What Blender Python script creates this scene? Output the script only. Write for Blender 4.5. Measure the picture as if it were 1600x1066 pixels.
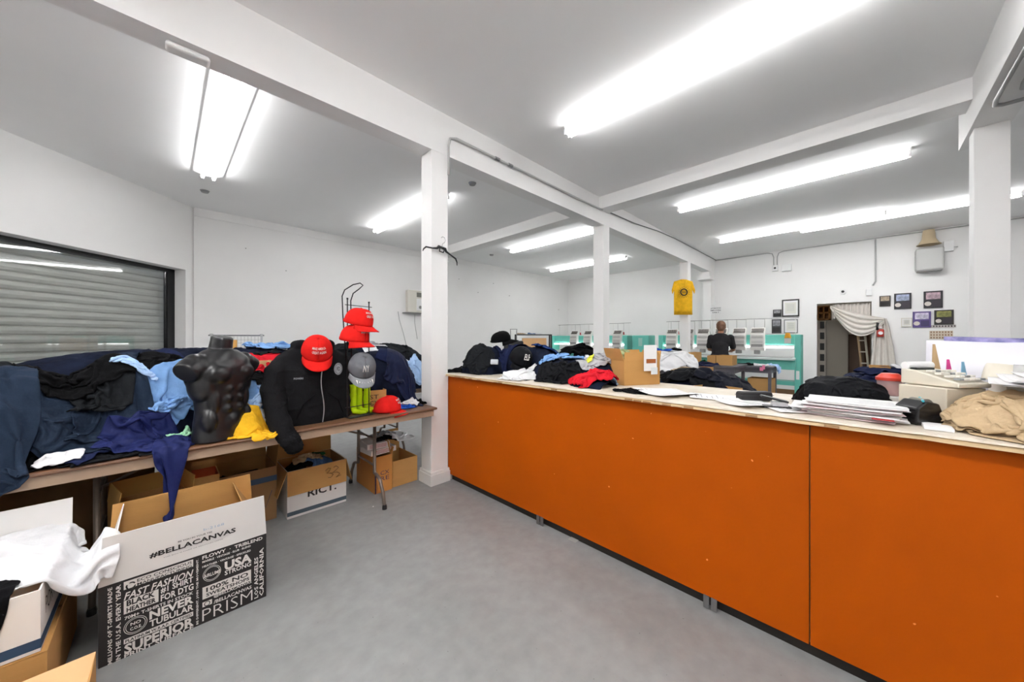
import bpy, bmesh, math, random
import numpy as np
from mathutils import Vector, Matrix, noise as mnoise

# ------------------------------------------------------------------ camera, world, exposure
for o in list(bpy.data.objects):
    bpy.data.objects.remove(o)
SC = bpy.context.scene
COL = SC.collection
PI = math.pi
HC = 1.37                      # eye height
cam_d = bpy.data.cameras.new('camera')
cam_d.sensor_width = 36.0
cam_d.lens = 36.0 * 545.0 / 1600.0
cam_d.shift_y = -5.3 / 1600.0
cam_d.clip_start = 0.02
cam = bpy.data.objects.new('camera', cam_d)
COL.objects.link(cam)
cam.location = (0, 0, HC)
cam.rotation_euler = (PI / 2, 0, -PI / 4)
SC.camera = cam
w = bpy.data.worlds.new('world'); SC.world = w
w.use_nodes = True
w.node_tree.nodes['Background'].inputs[0].default_value = (0.75, 0.85, 1.0, 1)
w.node_tree.nodes['Background'].inputs[1].default_value = 1.0
SC.view_settings.view_transform = 'Standard'
SC.view_settings.look = 'None'
SC.view_settings.gamma = 1.0
SC.view_settings.exposure = 1.24
SC.view_settings.use_curve_mapping = False
SC.cycles.max_bounces = 8
SC.cycles.diffuse_bounces = 6
SC.cycles.use_denoising = True
TUBE_STRENGTH = 10.0
R = math.radians
S2 = math.sqrt(2.0)

# ------------------------------------------------------------------ photograph geometry helpers
def at_z(px, py, z):
    d = 545.0 * (HC - z) / (py - 527.7); r = d * (px - 800) / 545.0
    return Vector(((d + r) / S2, (d - r) / S2, z))
def at_x(px, py, X):
    k = (px - 800) / 545.0; d = X * S2 / (1 + k)
    return Vector((X, d * (1 - k) / S2, HC + (527.7 - py) / 545.0 * d))
def at_y(px, py, Y):
    k = (px - 800) / 545.0; d = Y * S2 / (1 - k)
    return Vector((d * (1 + k) / S2, Y, HC + (527.7 - py) / 545.0 * d))

# ------------------------------------------------------------------ colours and materials
def lin(c):
    if isinstance(c, str):
        c = [int(c[i:i + 2], 16) / 255 for i in (0, 2, 4)]
    return tuple((x / 12.92 if x <= 0.04045 else ((x + 0.055) / 1.055) ** 2.4) for x in c) + (1.0,)
MATS = {}
def mat(name, col, rough=0.6, metal=0.0, var=0.0, vscale=8.0, bump=0.0, bscale=60.0, emit=0.0,
        alpha=1.0, trans=0.0, sheen=0.0, coat=0.0, spec=0.5, col2=None, stretch=None, detail=4.0, double=False):
    if name in MATS: return MATS[name]
    m = bpy.data.materials.new(name); m.use_nodes = True
    nt = m.node_tree; b = nt.nodes['Principled BSDF']
    c = lin(col)
    b.inputs['Base Color'].default_value = c
    b.inputs['Roughness'].default_value = rough
    b.inputs['Metallic'].default_value = metal
    b.inputs['Specular IOR Level'].default_value = spec
    if sheen: b.inputs['Sheen Weight'].default_value = sheen; b.inputs['Sheen Roughness'].default_value = 0.5
    if coat: b.inputs['Coat Weight'].default_value = coat; b.inputs['Coat Roughness'].default_value = 0.15
    if trans: b.inputs['Transmission Weight'].default_value = trans
    if alpha < 1: b.inputs['Alpha'].default_value = alpha
    if emit:
        b.inputs['Emission Color'].default_value = c; b.inputs['Emission Strength'].default_value = emit
    if var or bump or col2:
        tc = nt.nodes.new('ShaderNodeTexCoord'); mp = nt.nodes.new('ShaderNodeMapping')
        nt.links.new(tc.outputs['Object'], mp.inputs['Vector'])
        if stretch: mp.inputs['Scale'].default_value = stretch
    if var or col2:
        n = nt.nodes.new('ShaderNodeTexNoise'); n.inputs['Scale'].default_value = vscale
        n.inputs['Detail'].default_value = detail; n.inputs['Roughness'].default_value = 0.6
        nt.links.new(mp.outputs['Vector'], n.inputs['Vector'])
        r = nt.nodes.new('ShaderNodeValToRGB')
        r.color_ramp.elements[0].position = 0.3; r.color_ramp.elements[1].position = 0.7
        if col2:
            r.color_ramp.elements[0].color = c; r.color_ramp.elements[1].color = lin(col2)
        else:
            r.color_ramp.elements[0].color = tuple(x * (1 - var) for x in c[:3]) + (1,)
            r.color_ramp.elements[1].color = tuple(min(1, x * (1 + var)) for x in c[:3]) + (1,)
        nt.links.new(n.outputs['Fac'], r.inputs['Fac'])
        nt.links.new(r.outputs['Color'], b.inputs['Base Color'])
    if bump:
        n2 = nt.nodes.new('ShaderNodeTexNoise'); n2.inputs['Scale'].default_value = bscale
        n2.inputs['Detail'].default_value = 3.0
        nt.links.new(mp.outputs['Vector'], n2.inputs['Vector'])
        bp = nt.nodes.new('ShaderNodeBump'); bp.inputs['Strength'].default_value = bump
        bp.inputs['Distance'].default_value = 0.01
        nt.links.new(n2.outputs['Fac'], bp.inputs['Height'])
        nt.links.new(bp.outputs['Normal'], b.inputs['Normal'])
    MATS[name] = m
    return m

# ------------------------------------------------------------------ mesh builder
class MB:
    def __init__(s): s.v = []; s.f = []; s.m = []; s.mi = 0
    def add(s, vs, fs):
        o = len(s.v); s.v += [tuple(p) for p in vs]
        for f in fs: s.f.append(tuple(i + o for i in f)); s.m.append(s.mi)
        return s
    def box(s, a, b, M=None):
        x0, y0, z0 = a; x1, y1, z1 = b
        vs = [Vector(p) for p in ((x0,y0,z0),(x1,y0,z0),(x1,y1,z0),(x0,y1,z0),(x0,y0,z1),(x1,y0,z1),(x1,y1,z1),(x0,y1,z1))]
        if M is not None: vs = [M @ p for p in vs]
        return s.add(vs, [(0,3,2,1),(4,5,6,7),(0,1,5,4),(1,2,6,5),(2,3,7,6),(3,0,4,7)])
    def cbox(s, c, size, M=None, rz=0.0):
        T = Matrix.Translation(c) @ Matrix.Rotation(rz, 4, 'Z')
        if M is not None: T = T @ M
        h = [q / 2 for q in size]
        return s.box((-h[0], -h[1], -h[2]), (h[0], h[1], h[2]), T)
    def rbox(s, a, b, r=0.01, n=3, M=None):       # box with rounded vertical and horizontal edges
        x0, y0, z0 = a; x1, y1, z1 = b
        prof = []
        rings = []
        r = min(r, (x1-x0)/2.01, (y1-y0)/2.01, (z1-z0)/2.01)
        lv = [(r - r*math.cos(t), r - r*math.sin(t)) for t in [PI/2*i/n for i in range(n+1)]]
        levels = [(z0 + h2, ins) for ins, h2 in [(r - r*math.sin(t), r - r*math.cos(t)) for t in [PI/2*i/n for i in range(n+1)]]]
        levels += [(z1 - (r - r*math.cos(t)), r - r*math.sin(t)) for t in [PI/2*i/n for i in range(n, -1, -1)]]
        for z, ins in levels:
            ring = []
            for cx, cy, a0 in ((x1-r, y1-r, 0), (x0+r, y1-r, PI/2), (x0+r, y0+r, PI), (x1-r, y0+r, 1.5*PI)):
                for i in range(n+1):
                    t = a0 + PI/2*i/n; rr = r - ins
                    ring.append(Vector((cx + rr*math.cos(t), cy + rr*math.sin(t), z)))
            rings.append(ring)
        return s.loft(rings, M=M)
    def loft(s, rings, cap=True, M=None, closed=True):
        n = len(rings[0]); vs = [Vector(p) for r_ in rings for p in r_]
        if M is not None: vs = [M @ p for p in vs]
        fs = []
        for k in range(len(rings)-1):
            for i in range(n if closed else n-1):
                j = (i+1) % n
                fs.append((k*n+i, k*n+j, (k+1)*n+j, (k+1)*n+i))
        if cap and closed:
            fs.append(tuple(range(n-1, -1, -1))); fs.append(tuple((len(rings)-1)*n + i for i in range(n)))
        return s.add(vs, fs)
    def lathe(s, prof, c=(0,0,0), n=24, M=None, cap=True):
        rings = [[Vector((c[0]+r*math.cos(2*PI*i/n), c[1]+r*math.sin(2*PI*i/n), c[2]+z)) for i in range(n)] for r, z in prof]
        return s.loft(rings, cap=cap, M=M)
    def cyl(s, a, b, r, n=16, r2=None, cap=True):
        return s.tube([a, b], r if r2 is None else [r, r2], n, cap)
    def tube(s, pts, r, n=8, cap=True):
        pts = [Vector(p) for p in pts]
        rs = r if isinstance(r, (list, tuple)) else [r]*len(pts)
        t0 = (pts[1]-pts[0]).normalized()
        up = Vector((0,0,1)) if abs(t0.z) < 0.9 else Vector((1,0,0))
        nrm = t0.cross(up).normalized()
        rings = []
        for i, p in enumerate(pts):
            if i == 0: t = t0
            elif i == len(pts)-1: t = (pts[i]-pts[i-1]).normalized()
            else: t = ((pts[i]-pts[i-1]).normalized() + (pts[i+1]-pts[i]).normalized())
            if t.length < 1e-6: t = t0
            t = t.normalized()
            nrm = (nrm - t*nrm.dot(t)).normalized(); bn = t.cross(nrm)
            rings.append([p + (nrm*math.cos(2*PI*k/n) + bn*math.sin(2*PI*k/n))*rs[i] for k in range(n)])
        return s.loft(rings, cap)
    def prism(s, poly, z0, z1, M=None):      # polygon in xy extruded in z
        n = len(poly)
        return s.loft([[Vector((p[0],p[1],z0)) for p in poly], [Vector((p[0],p[1],z1)) for p in poly]], M=M)
    def quad(s, a, b, c, d): return s.add([a,b,c,d], [(0,1,2,3)])
    def grid(s, fn, nu, nv):
        vs = [fn(u/nu, v/nv) for v in range(nv+1) for u in range(nu+1)]
        fs = [(v*(nu+1)+u, v*(nu+1)+u+1, (v+1)*(nu+1)+u+1, (v+1)*(nu+1)+u) for v in range(nv) for u in range(nu)]
        return s.add(vs, fs)
    def build(s, name, material=None, parent=None, smooth=False, bevel=0.0, solid=0.0, sub=0, soffset=-1.0, fix=True):
        me = bpy.data.meshes.new(name)
        me.from_pydata([tuple(p) for p in s.v], [], s.f)
        mats_ = material if isinstance(material, (list, tuple)) else [material]
        for m_ in mats_:
            if m_: me.materials.append(m_)
        if len(mats_) > 1: me.polygons.foreach_set('material_index', s.m)
        me.validate()
        if fix:
            bm = bmesh.new(); bm.from_mesh(me); bmesh.ops.recalc_face_normals(bm, faces=bm.faces); bm.to_mesh(me); bm.free()
        if smooth: me.polygons.foreach_set('use_smooth', [True]*len(me.polygons))
        ob = bpy.data.objects.new(name, me); COL.objects.link(ob)
        if parent is not None:
            ob.parent = parent
        if solid:
            md = ob.modifiers.new('solid', 'SOLIDIFY'); md.thickness = solid; md.offset = soffset
        if bevel:
            md = ob.modifiers.new('bevel', 'BEVEL'); md.width = bevel; md.segments = 2; md.limit_method = 'ANGLE'; md.angle_limit = R(40)
        if sub:
            md = ob.modifiers.new('sub', 'SUBSURF'); md.levels = sub; md.render_levels = sub
        if smooth == 'auto':
            md = ob.modifiers.new('ws', 'EDGE_SPLIT'); md.split_angle = R(35)
        return ob
def tag(o, label, cat, group=None, kind=None):
    if label: o['label'] = label
    if cat: o['category'] = cat
    if group: o['group'] = group
    if kind: o['kind'] = kind
    return o
def thing(name, label, cat, loc=(0,0,0), rz=0.0, group=None):
    o = bpy.data.objects.new(name, None); COL.objects.link(o)
    o.location = loc; o.rotation_euler = (0, 0, rz); o.empty_display_size = 0.05
    return tag(o, label, cat, group)
def struct(o): o['kind'] = 'structure'; return o
def kids(o): return [c for c in bpy.data.objects if c.parent == o]
def copy_tree(o, parent=None):
    c = o.copy(); COL.objects.link(c); c.parent = parent
    for ch in kids(o): copy_tree(ch, c)
    return c
def text_mesh(txt, size=0.1, bold=0.0, align='CENTER', spacing=1.0, shear=0.0, width=None, res=2):
    cu = bpy.data.curves.new('t', 'FONT'); cu.body = txt; cu.size = size; cu.align_x = align; cu.align_y = 'CENTER'
    cu.offset = bold*size*1.2; cu.space_character = spacing; cu.shear = shear; cu.resolution_u = res
    ob = bpy.data.objects.new('t', cu); COL.objects.link(ob)
    bpy.context.view_layer.update()
    dg = bpy.context.evaluated_depsgraph_get()
    me = bpy.data.meshes.new_from_object(ob.evaluated_get(dg))
    vs = [v.co.copy() for v in me.vertices]; fs = [tuple(p.vertices) for p in me.polygons]
    bpy.data.objects.remove(ob); bpy.data.curves.remove(cu); bpy.data.meshes.remove(me)
    if width and vs:
        x0 = min(v.x for v in vs); x1 = max(v.x for v in vs); k = width / max(1e-6, x1-x0)
        for v in vs: v.x *= k
    return vs, fs
def put_text(mb, txt, fn, size=0.1, width=None, height=None, **kw):
    """fn(x, y) -> Vector ; text centred at 0,0 ; stretched to width x height if given"""
    vs, fs = text_mesh(txt, size, **kw)
    if not vs: return
    x0 = min(v.x for v in vs); x1 = max(v.x for v in vs); y0 = min(v.y for v in vs); y1 = max(v.y for v in vs)
    kx = width/(x1-x0) if width else 1.0; ky = height/(y1-y0) if height else 1.0
    cx, cy = (x0+x1)/2, (y0+y1)/2
    if not width and kw.get('align') == 'LEFT': cx = 0
    mb.add([fn((v.x-cx)*kx, (v.y-cy)*ky) for v in vs], fs)
# ------------------------------------------------------------------ shell materials
M_wall = mat('wall_paint', 'efeeed', 0.75, var=0.02, vscale=1.3, bump=0.05, bscale=25)
M_ceil = mat('ceiling_paint', 'f6f6f6', 0.85, var=0.015, vscale=0.8)
M_beam = mat('beam_paint', 'eeedec', 0.7, var=0.015, vscale=2)
M_trimw = mat('white_trim', 'e2e0de', 0.5)
M_tube = mat('tube_glow', 'ffffff', 0.4, emit=TUBE_STRENGTH)
M_tube_far = mat('tube_glow_far', 'ffffff', 0.4, emit=TUBE_STRENGTH*1.0)  # separate emission level for balancing light at the back, not tube age
M_tube_boost = mat('tube_glow_boost', 'ffffff', 0.4, emit=TUBE_STRENGTH*3.5)  # boosted emission for the unseen fittings, to brighten the foreground
M_fix = mat('fixture_enamel', 'e8e8e8', 0.4)
M_black = mat('black_paint', '151515', 0.45)
M_conduit = mat('conduit_paint', 'b5b5b4', 0.5)
M_steel = mat('steel', '8a8a8c', 0.35, 0.9)

def floor_material():
    m = bpy.data.materials.new('grey_painted_concrete'); m.use_nodes = True
    nt = m.node_tree; b = nt.nodes['Principled BSDF']
    tc = nt.nodes.new('ShaderNodeTexCoord')
    n1 = nt.nodes.new('ShaderNodeTexNoise'); n1.inputs['Scale'].default_value = 1.1; n1.inputs['Detail'].default_value = 8; n1.inputs['Roughness'].default_value = 0.65
    n2 = nt.nodes.new('ShaderNodeTexNoise'); n2.inputs['Scale'].default_value = 14; n2.inputs['Detail'].default_value = 6
    n3 = nt.nodes.new('ShaderNodeTexNoise'); n3.inputs['Scale'].default_value = 60; n3.inputs['Detail'].default_value = 2
    for n in (n1, n2, n3): nt.links.new(tc.outputs['Object'], n.inputs['Vector'])
    r1 = nt.nodes.new('ShaderNodeValToRGB'); r1.color_ramp.elements[0].position = .35; r1.color_ramp.elements[1].position = .7
    r1.color_ramp.elements[0].color = lin('858686'); r1.color_ramp.elements[1].color = lin('949595')
    r2 = nt.nodes.new('ShaderNodeValToRGB'); r2.color_ramp.elements[0].position = .3; r2.color_ramp.elements[1].position = .72
    r2.color_ramp.elements[0].color = (.87,.87,.87,1); r2.color_ramp.elements[1].color = (1.05,1.05,1.05,1)
    r3 = nt.nodes.new('ShaderNodeValToRGB'); r3.color_ramp.elements[0].position = .22; r3.color_ramp.elements[1].position = .27
    r3.color_ramp.elements[0].color = (.45,.44,.42,1); r3.color_ramp.elements[1].color = (1,1,1,1)
    nt.links.new(n1.outputs['Fac'], r1.inputs['Fac']); nt.links.new(n2.outputs['Fac'], r2.inputs['Fac']); nt.links.new(n3.outputs['Fac'], r3.inputs['Fac'])
    m1 = nt.nodes.new('ShaderNodeMix'); m1.data_type = 'RGBA'; m1.blend_type = 'MULTIPLY'; m1.inputs[0].default_value = 1
    m2 = nt.nodes.new('ShaderNodeMix'); m2.data_type = 'RGBA'; m2.blend_type = 'MULTIPLY'; m2.inputs[0].default_value = 1
    nt.links.new(r1.outputs['Color'], m1.inputs[6]); nt.links.new(r2.outputs['Color'], m1.inputs[7])
    nt.links.new(m1.outputs[2], m2.inputs[6]); nt.links.new(r3.outputs['Color'], m2.inputs[7])
    nt.links.new(m2.outputs[2], b.inputs['Base Color'])
    b.inputs['Roughness'].default_value = 0.42
    bp = nt.nodes.new('ShaderNodeBump'); bp.inputs['Strength'].default_value = .12; bp.inputs['Distance'].default_value = .01
    nt.links.new(n2.outputs['Fac'], bp.inputs['Height']); nt.links.new(bp.outputs['Normal'], b.inputs['Normal'])
    return m
M_floor = floor_material()

ZC = 3.50; XB = 10.67; YL = 7.70; YR = -4.2; XN = -3.6
DW = -5.22                                   # diagonal window wall: (x - y)/sqrt2 = DW
def dwp(d, r=DW, z=0.0): return Vector(((d + r) / S2, (d - r) / S2, z))
cor = dwp(5.72); cor = Vector((cor.x, YL, 0))        # corner of window wall and far wall
near = Vector((XN, XN - DW * S2, 0))                  # window wall meets wall behind
# floor / ceiling (polygon with clipped corner)
poly = [(XN-.1, YR-.1), (XB+2.6, YR-.1), (XB+2.6, YL+.1), (cor.x-.1, YL+.1), (XN-.1, near.y+.1)]
struct(MB().prism(poly, -0.1, 0.0).build('floor', M_floor))
struct(MB().prism(poly, ZC, ZC + 0.1).build('ceiling', M_ceil))
struct(MB().box((cor.x, YL, 0), (XB, YL + .15, ZC)).build('wall_left', M_wall))
# back wall with the doorway
dy0, dy1, dz = -0.163, 0.72, 2.145
wb = MB()
wb.box((XB, YR, 0), (XB + .15, dy0, ZC)); wb.box((XB, dy1, 0), (XB + .15, YL, ZC)); wb.box((XB, dy0, dz), (XB + .15, dy1, ZC))
struct(wb.build('wall_back', M_wall))
struct(MB().box((XN, YR - .15, 0), (XB+2.5, YR, ZC)).build('wall_right', M_wall))
struct(MB().box((XN - .15, YR, 0), (XN, near.y, ZC)).build('wall_behind', M_wall))
# store room beyond the doorway
sr = MB()
sr.box((XB + 2.5, YR, 0), (XB + 2.6, YL, ZC)); sr.box((XB + .15, 2.2, 0), (XB + 2.5, 2.3, ZC)); sr.box((XB + .15, -1.9, 0), (XB + 2.5, -1.8, ZC))
struct(sr.build('wall_storeroom', mat('storeroom_wall', 'c9c3ba', 0.8)))
# diagonal window wall: built in its own frame (d along the wall, r outwards)
Mdw = Matrix(((1/S2, 1/S2, 0, 0), (1/S2, -1/S2, 0, 0), (0, 0, 1, 0), (0, 0, 0, 1)))   # (d, r, z) -> world
d_c = (cor.x + cor.y) / S2; d_n = (near.x + near.y) / S2
W0, W1, WZ0, WZ1 = 1.2, 5.58, 0.80, 2.455
ww = MB()
for a, b in (((W1, DW-.24, 0), (d_c+.12, DW, ZC)), ((d_n, DW-.24, 0), (W0, DW, ZC)), ((W0, DW-.24, 0), (W1, DW, WZ0)), ((W0, DW-.24, WZ1), (W1, DW, ZC))):
    ww.box(a, b, Mdw)
struct(ww.build('wall_window', M_wall))
# window: black frame, glass pane, lintel
M_frame = mat('dark_frame', '1c1c1e', 0.35, 0.3)
wf = MB(); rf = DW - .176
wf.box((W1-.115, rf-.06, WZ0), (W1, rf, WZ1), Mdw); wf.box((W0, rf-.06, WZ1-.055), (W1, rf, WZ1), Mdw)
wf.box((W0, rf-.06, WZ0), (W1, rf, WZ0+.06), Mdw); wf.box((W0, rf-.06, WZ0), (W0+.1, rf, WZ1), Mdw)
wo = struct(wf.build('window_1', M_frame))
gl = MB().box((W0+.1, rf-.035, WZ0+.06), (W1-.115, rf-.029, WZ1-.055), Mdw).build('glass_pane', None, wo)
gm = bpy.data.materials.new('window_glass'); gm.use_nodes = True
nt = gm.node_tree; nt.nodes.clear()
out = nt.nodes.new('ShaderNodeOutputMaterial'); mx = nt.nodes.new('ShaderNodeMixShader'); tr = nt.nodes.new('ShaderNodeBsdfTransparent')
gs = nt.nodes.new('ShaderNodeBsdfGlossy'); gs.inputs['Roughness'].default_value = 0.02; lw = nt.nodes.new('ShaderNodeLayerWeight'); lw.inputs['Blend'].default_value = 0.28
tr.inputs[0].default_value = (.97, .98, .98, 1)
nt.links.new(lw.outputs['Fresnel'], mx.inputs[0]); nt.links.new(tr.outputs[0], mx.inputs[1]); nt.links.new(gs.outputs[0], mx.inputs[2]); nt.links.new(mx.outputs[0], out.inputs[0])
gl.data.materials.append(gm)
# roll-down shutter outside the glass
sh = MB(); rs = rf - .16; pz = 0.10
z = WZ0 - .1; ring_pts = []
prof = []
while z < WZ1 + .05:
    prof += [(rs, z), (rs + .020, z + .016), (rs + .028, z + pz*.5), (rs + .020, z + pz - .016), (rs, z + pz - .002)]
    z += pz
for k in range(len(prof) - 1):
    (r0, z0), (r1, z1) = prof[k], prof[k+1]
    sh.quad(Mdw @ Vector((W0-.3, r0, z0)), Mdw @ Vector((W1+.2, r0, z0)), Mdw @ Vector((W1+.2, r1, z1)), Mdw @ Vector((W0-.3, r1, z1)))
sho = sh.build('roller_shutter', mat('shutter_metal', 'c9c8c2', 0.4, 0.1, var=.12, vscale=3, stretch=(1,1,6)), None, fix=False, solid=.002)
tag(sho, 'grey corrugated roll-down metal shutter outside the big window', 'shutter')

# main beam and cross beams
struct(MB().box((XN, 2.80, 3.11), (XB-.35, 2.98, ZC)).build('beam', M_beam))
bb = MB().box((4.67, YR, 3.317), (4.93, 2.80, ZC)); bb.box((4.67, 2.98, 3.317), (4.93, YL, ZC))
struct(bb.build('beam', M_beam))
struct(MB().box((XN, -.86, 3.11), (5.25, -.645, ZC)).build('beam', M_beam))
# pilaster on the back wall with its bracket
struct(MB().box((XB-.35, 2.82, 0), (XB, 3.02, ZC)).box((XB-.62, 2.76, 2.90), (XB-.30, 3.08, 2.97)).box((XB-.55, 2.80, 2.97), (XB-.35, 3.0, 3.11)).build('pilaster', M_beam))
# columns
def column(x, y, base=True, n=1):
    c = MB().box((x, y, 0), (x+.18, y+.18, 3.11)).build('column', M_beam, None, bevel=.004)
    struct(c)
    if base:
        MB().box((x-.018, y-.018, 0), (x+.198, y+.198, .10)).box((x-.012, y-.012, .10), (x+.192, y+.192, .125)).build('base_trim', M_trimw, c, bevel=.003)
    return c
column(1.75, 2.80); column(4.79, 2.80); column(8.50, 2.80); column(4.77, -.845)
# thin moulding below the ceiling on far wall
struct(MB().box((cor.x, YL-.02, 3.36), (XB, YL, 3.40)).build('trim_1', M_wall))
struct(MB().box((XB-.015, YR, 0), (XB, dy0, .12)).box((XB-.015, dy1, 0), (XB, YL, .12)).build('baseboard_back', mat('brown_base', '7a5c3e', .6)))

# ------------------------------------------------------------------ fluorescent fixtures
def fixture(x, y0, y1, label, n=2, hood=False, z=ZC, tm=None):
    t = thing('fluorescent_light', label, 'ceiling light', (x, (y0+y1)/2, z), 0, 'fluorescent ceiling lights')
    L = (y1-y0)/2; wd = .055 if not hood else .075
    ch = MB()
    ch.loft([[Vector((-wd, s, -.001)), Vector((-wd*.55, s, -.045)), Vector((wd*.55, s, -.045)), Vector((wd, s, -.001))] for s in (-L, L)])
    ch.build('housing', M_fix, t)
    if hood:
        MB().quad((-.15, -L, -.012), (-.15, L, -.012), (-.05, L, -.04), (-.05, -L, -.04)).quad((.15, -L, -.012), (.15, L, -.012), (.05, L, -.04), (.05, -L, -.04)).build('reflector', M_fix, t, solid=.002)
    xs = (-.035, .035) if n == 2 else (0,)
    if hood: xs = (-.055, .055)
    for q in xs:
        MB().tube([(q, -L+.03, -.070), (q, L-.03, -.070)], .019, 10).build('tube', tm or M_tube, t, smooth=True)
        for e in (-L+.012, L-.012):
            MB().box((q-.014, e-.012, -.092), (q+.014, e+.012, -.04)).build('lamp_holder', M_fix, t)
    return t
fixture(2.90, -.33, 2.11, 'long fluorescent fitting on the ceiling, biggest and nearest, above the orange counter')
fixture(5.95, -.40, 2.10, 'fluorescent fitting between the cross beam and the pair near the back wall', tm=M_tube_far)
fixture(8.50, -.30, 2.16, 'fluorescent fitting near the back wall, left one of the overlapping pair', tm=M_tube_far)
fixture(8.76, -1.65, .83, 'fluorescent fitting near the back wall, right one of the pair, passing behind the column', tm=M_tube_far)
fixture(5.93, 3.50, 5.96, 'fluorescent fitting left of the middle column, nearer of the two there', tm=M_tube_far)
fixture(8.50, 4.30, 6.80, 'fluorescent fitting crossing behind the middle column, farthest from the camera', tm=M_tube_far)
fixture(2.93, 4.28, 6.70, 'fluorescent fitting partly hidden behind the nearest column')
fixture(0.41, 3.40, 5.97, 'wide hooded fluorescent fitting pointing at the window corner', hood=True)
fixture(0.0, -.9, 1.5, 'unseen fluorescent fitting with boosted tubes on the ceiling above the camera', tm=M_tube_boost)  # unseen, guessed from the row pattern; tubes boosted to light the foreground
fixture(-2.2, 1.2, 3.6, 'added unseen fluorescent fitting on the ceiling behind the camera on the window side', tm=M_tube_boost)  # unseen fitting added to lift the foreground light
fixture(-0.5, -3.6, -1.2, 'added unseen fluorescent fitting on the ceiling behind the camera on the right side', tm=M_tube_boost)  # another unseen fitting added as extra light from behind the camera
# ------------------------------------------------------------------ cloth: a small position-based drape on height maps
RNG = np.random.RandomState(7)
class Field:
    """height map of a resting surface: x0..x1, y0..y1, 1 cm cells"""
    def __init__(s, x0, x1, y0, y1, h=0.0, res=0.01):
        s.x0, s.y0, s.res = x0, y0, res
        s.nx = int((x1-x0)/res)+1; s.ny = int((y1-y0)/res)+1
        s.H = np.full((s.nx, s.ny), float(h)); s.solid = np.zeros((s.nx, s.ny))
    def ij(s, x, y):
        return (np.clip(((x-s.x0)/s.res).astype(int), 0, s.nx-1), np.clip(((y-s.y0)/s.res).astype(int), 0, s.ny-1))
    def at(s, x, y): i, j = s.ij(x, y); return s.H[i, j]
    def rect(s, x0, x1, y0, y1, z):
        a, b = s.ij(np.array([x0, x1]), np.array([y0, y1])); s.H[a[0]:a[1]+1, b[0]:b[1]+1] = np.maximum(s.H[a[0]:a[1]+1, b[0]:b[1]+1], z)
    def mound(s, cx, cy, rx, ry, z0, h, rz=0, p=2.0):
        X, Y = np.meshgrid(s.x0+np.arange(s.nx)*s.res, s.y0+np.arange(s.ny)*s.res, indexing='ij')
        c, q = math.cos(rz), math.sin(rz)
        u = ((X-cx)*c+(Y-cy)*q)/rx; v = (-(X-cx)*q+(Y-cy)*c)/ry
        r = (np.abs(u)**p+np.abs(v)**p)
        m = r < 1
        s.H = np.where(m, np.maximum(s.H, z0+h*np.sqrt(np.clip(1-r, 0, 1))), s.H)
    def stamp(s, P, mask):
        Q = P
        for _ in range(2):
            A = np.empty((Q.shape[0]*2-1, Q.shape[1], 3)); A[::2] = Q; A[1::2] = (Q[1:]+Q[:-1])/2
            M = np.zeros(A.shape[:2], bool); M[::2] = mask; M[1::2] = mask[1:] & mask[:-1]
            B = np.empty((A.shape[0], A.shape[1]*2-1, 3)); B[:, ::2] = A; B[:, 1::2] = (A[:, 1:]+A[:, :-1])/2
            N = np.zeros(B.shape[:2], bool); N[:, ::2] = M; N[:, 1::2] = M[:, 1:] & M[:, :-1]
            Q, mask = B, N
        p = Q[mask]; i, j = s.ij(p[:, 0], p[:, 1])
        np.maximum.at(s.H, (i, j), p[:, 2]+0.003)

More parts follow.
